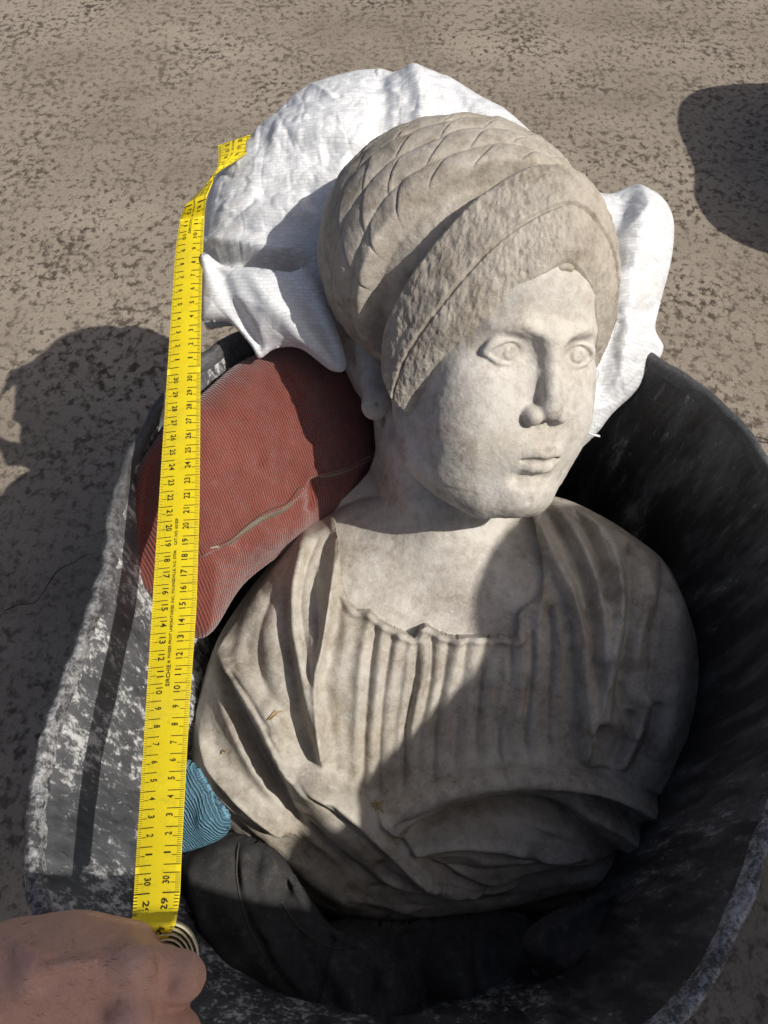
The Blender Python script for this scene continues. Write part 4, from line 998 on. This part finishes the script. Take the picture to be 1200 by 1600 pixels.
for ya, yb, rr_ in ((1552, 1560, .32), (1618, 1632, .34)):
    HD.tube([c(70, ya, .333), c(140, (ya + yb) / 2, .334), c(225, yb, .338)], rr_, .9, 's')
HD.ell(c(208, 1506, .349), (1.0, .7, .7), .8); HD.ell(c(205, 1592, .344), (1.0, .7, .7), .8)
HD.tube([c(250, 1490, .352), c(262, 1518, .350), c(262, 1545, .353)], .16, .5, 's')
HD.tube([c(30, 1480, .345), c(80, 1510, .336), c(150, 1500, .338)], .16, .7)
HD.fn(lambda p: -.05 * fbm(p, .8, 3) - .016 * fbm(p * (1, 1.8, 1), 3.2, 3), (0, 0, 0), 1e6, 0, 'd')
V, F = HD.mesh((-70, -40, -30), (11, 14, 12), .16)
hand = mesh_obj('person', V / 100 + P(150, 1530, .36), F, M['skin'])
tag(hand, 'bare hand and forearm of a person gripping the end of the yellow tape', 'person')
VV, FF = [], []
bpy.context.view_layer.update()
for i in range(70):
    px, py = rs.uniform(0, 240), rs.uniform(1440, 1600); r_ = ray(px, py); o3 = Vector(CAM); r3 = Vector(r_ / np.linalg.norm(r_))
    hit, lo_, no_, _ = hand.ray_cast(o3, r3)
    if not hit or no_.dot(r3) > -.15: continue
    lo_ = np.array(lo_); no_ = np.array(no_); d_ = AX * rs.uniform(.4, 1) + AU * rs.uniform(-.5, .2); d_ -= no_ * (d_ @ no_); d_ /= np.linalg.norm(d_); l = rs.uniform(.002, .005)
    V, F = tube_mesh([lo_ - no_ * .0002, lo_ + d_ * l * .5 + no_ * .0008, lo_ + d_ * l + no_ * .0005], np.array([.00007, .00006, .00002]), 3); o = len(VV); VV += [list(v) for v in V]; FF += [tuple(x + o for x in f) for f in F]
hr_ = mesh_obj('arm_hair', VV, FF, M['body_hair'], hand); hr_['kind'] = 'stuff'
# ------------------------------------------------------------------ crumbs on the drapery
def bit(px, py, size, label, cat, name, mat, n=3):
    VV, FF = [], []
    for i in range(n):
        a = rs.uniform(0, 3.14); l = size * rs.uniform(.5, 1)
        x, y = px + rs.uniform(-6, 6), py + rs.uniform(-5, 5)
        q = [T.surf(x + t * l * math.cos(a), y + t * l * math.sin(a), .0006 + .0005 * i + .0008 * (1 - t * t)) for t in (-1, 0, 1)]
        V, F = tube_mesh(crom(q, 3), np.array([.0002] + [.0007] * 5 + [.0002]), 5); o = len(VV); VV += [list(v) for v in V]; FF += [tuple(k_ + o for k_ in f) for f in F]
    o = mesh_obj(name, VV, FF, mat); tag(o, label, cat)
bit(590, 1256, 13, 'dry brown leaf scraps caught where the mantle folds cross', 'leaf', 'dry_leaf', M['straw'], 5)
bit(431, 1112, 9, 'small dry straw scrap on the shoulder fold of the bust', 'straw', 'straw_scrap', M['straw'], 3)
bit(352, 1172, 6, 'tiny straw crumb low on the left mantle fold', 'straw', 'straw_scrap', M['straw'], 2)

# ------------------------------------------------------------------ unseen crouching photographer figure, added and shaped to shade the bust and lower left
PB = SDF()
b2 = lambda *a: np.array(a) * 100.0
PB.ell(b2(.765, .035, .03), (9.5, 10.5, 12), 0)
PB.tube([b2(.82, -.06, -.06), b2(.76, -.16, -.12)], (6, 7), 4)
PB.tube([b2(.715, .0, -.03), b2(.625, -.15, -.05)], (9, 8.5), 4)
PB.tube([b2(.60, -.27, -.10), b2(.97, -.12, -.12)], (9, 9), 6)
PB.tube([b2(.80, -.22, -.16), b2(.90, -.34, -.45), b2(.95, -.42, -.62)], (17, 16, 17), 8)
PB.tube([b2(.60, -.27, -.10), b2(.42, -.235, -.11), b2(.12, -.155, -.03)], (8.5, 8.0, 6.4), 4)
PB.tube([b2(.97, -.12, -.12), b2(1.12, -.05, -.36), b2(1.02, .0, -.50)], (8, 6, 4), 4)
for sx in (-.12, .14):
    PB.tube([b2(.95 + sx, -.42, -.66), b2(1.02 + sx, -.10, -.48), b2(1.06 + sx, -.28, -.84)], (10, 8.5, 5.5), 5); PB.tube([b2(1.06 + sx, -.28, -.85), b2(1.04 + sx, -.08, -.86)], (5, 4), 3)
V, F = PB.mesh((-5, -75, -92), (145, 30, 30), 1.6)
shade_body = mesh_obj('person', V / 100 + CAM, F, M['shade_figure']); tag(shade_body, 'unseen crouching figure added to the right of the tub to cast shade on the bust', 'person')
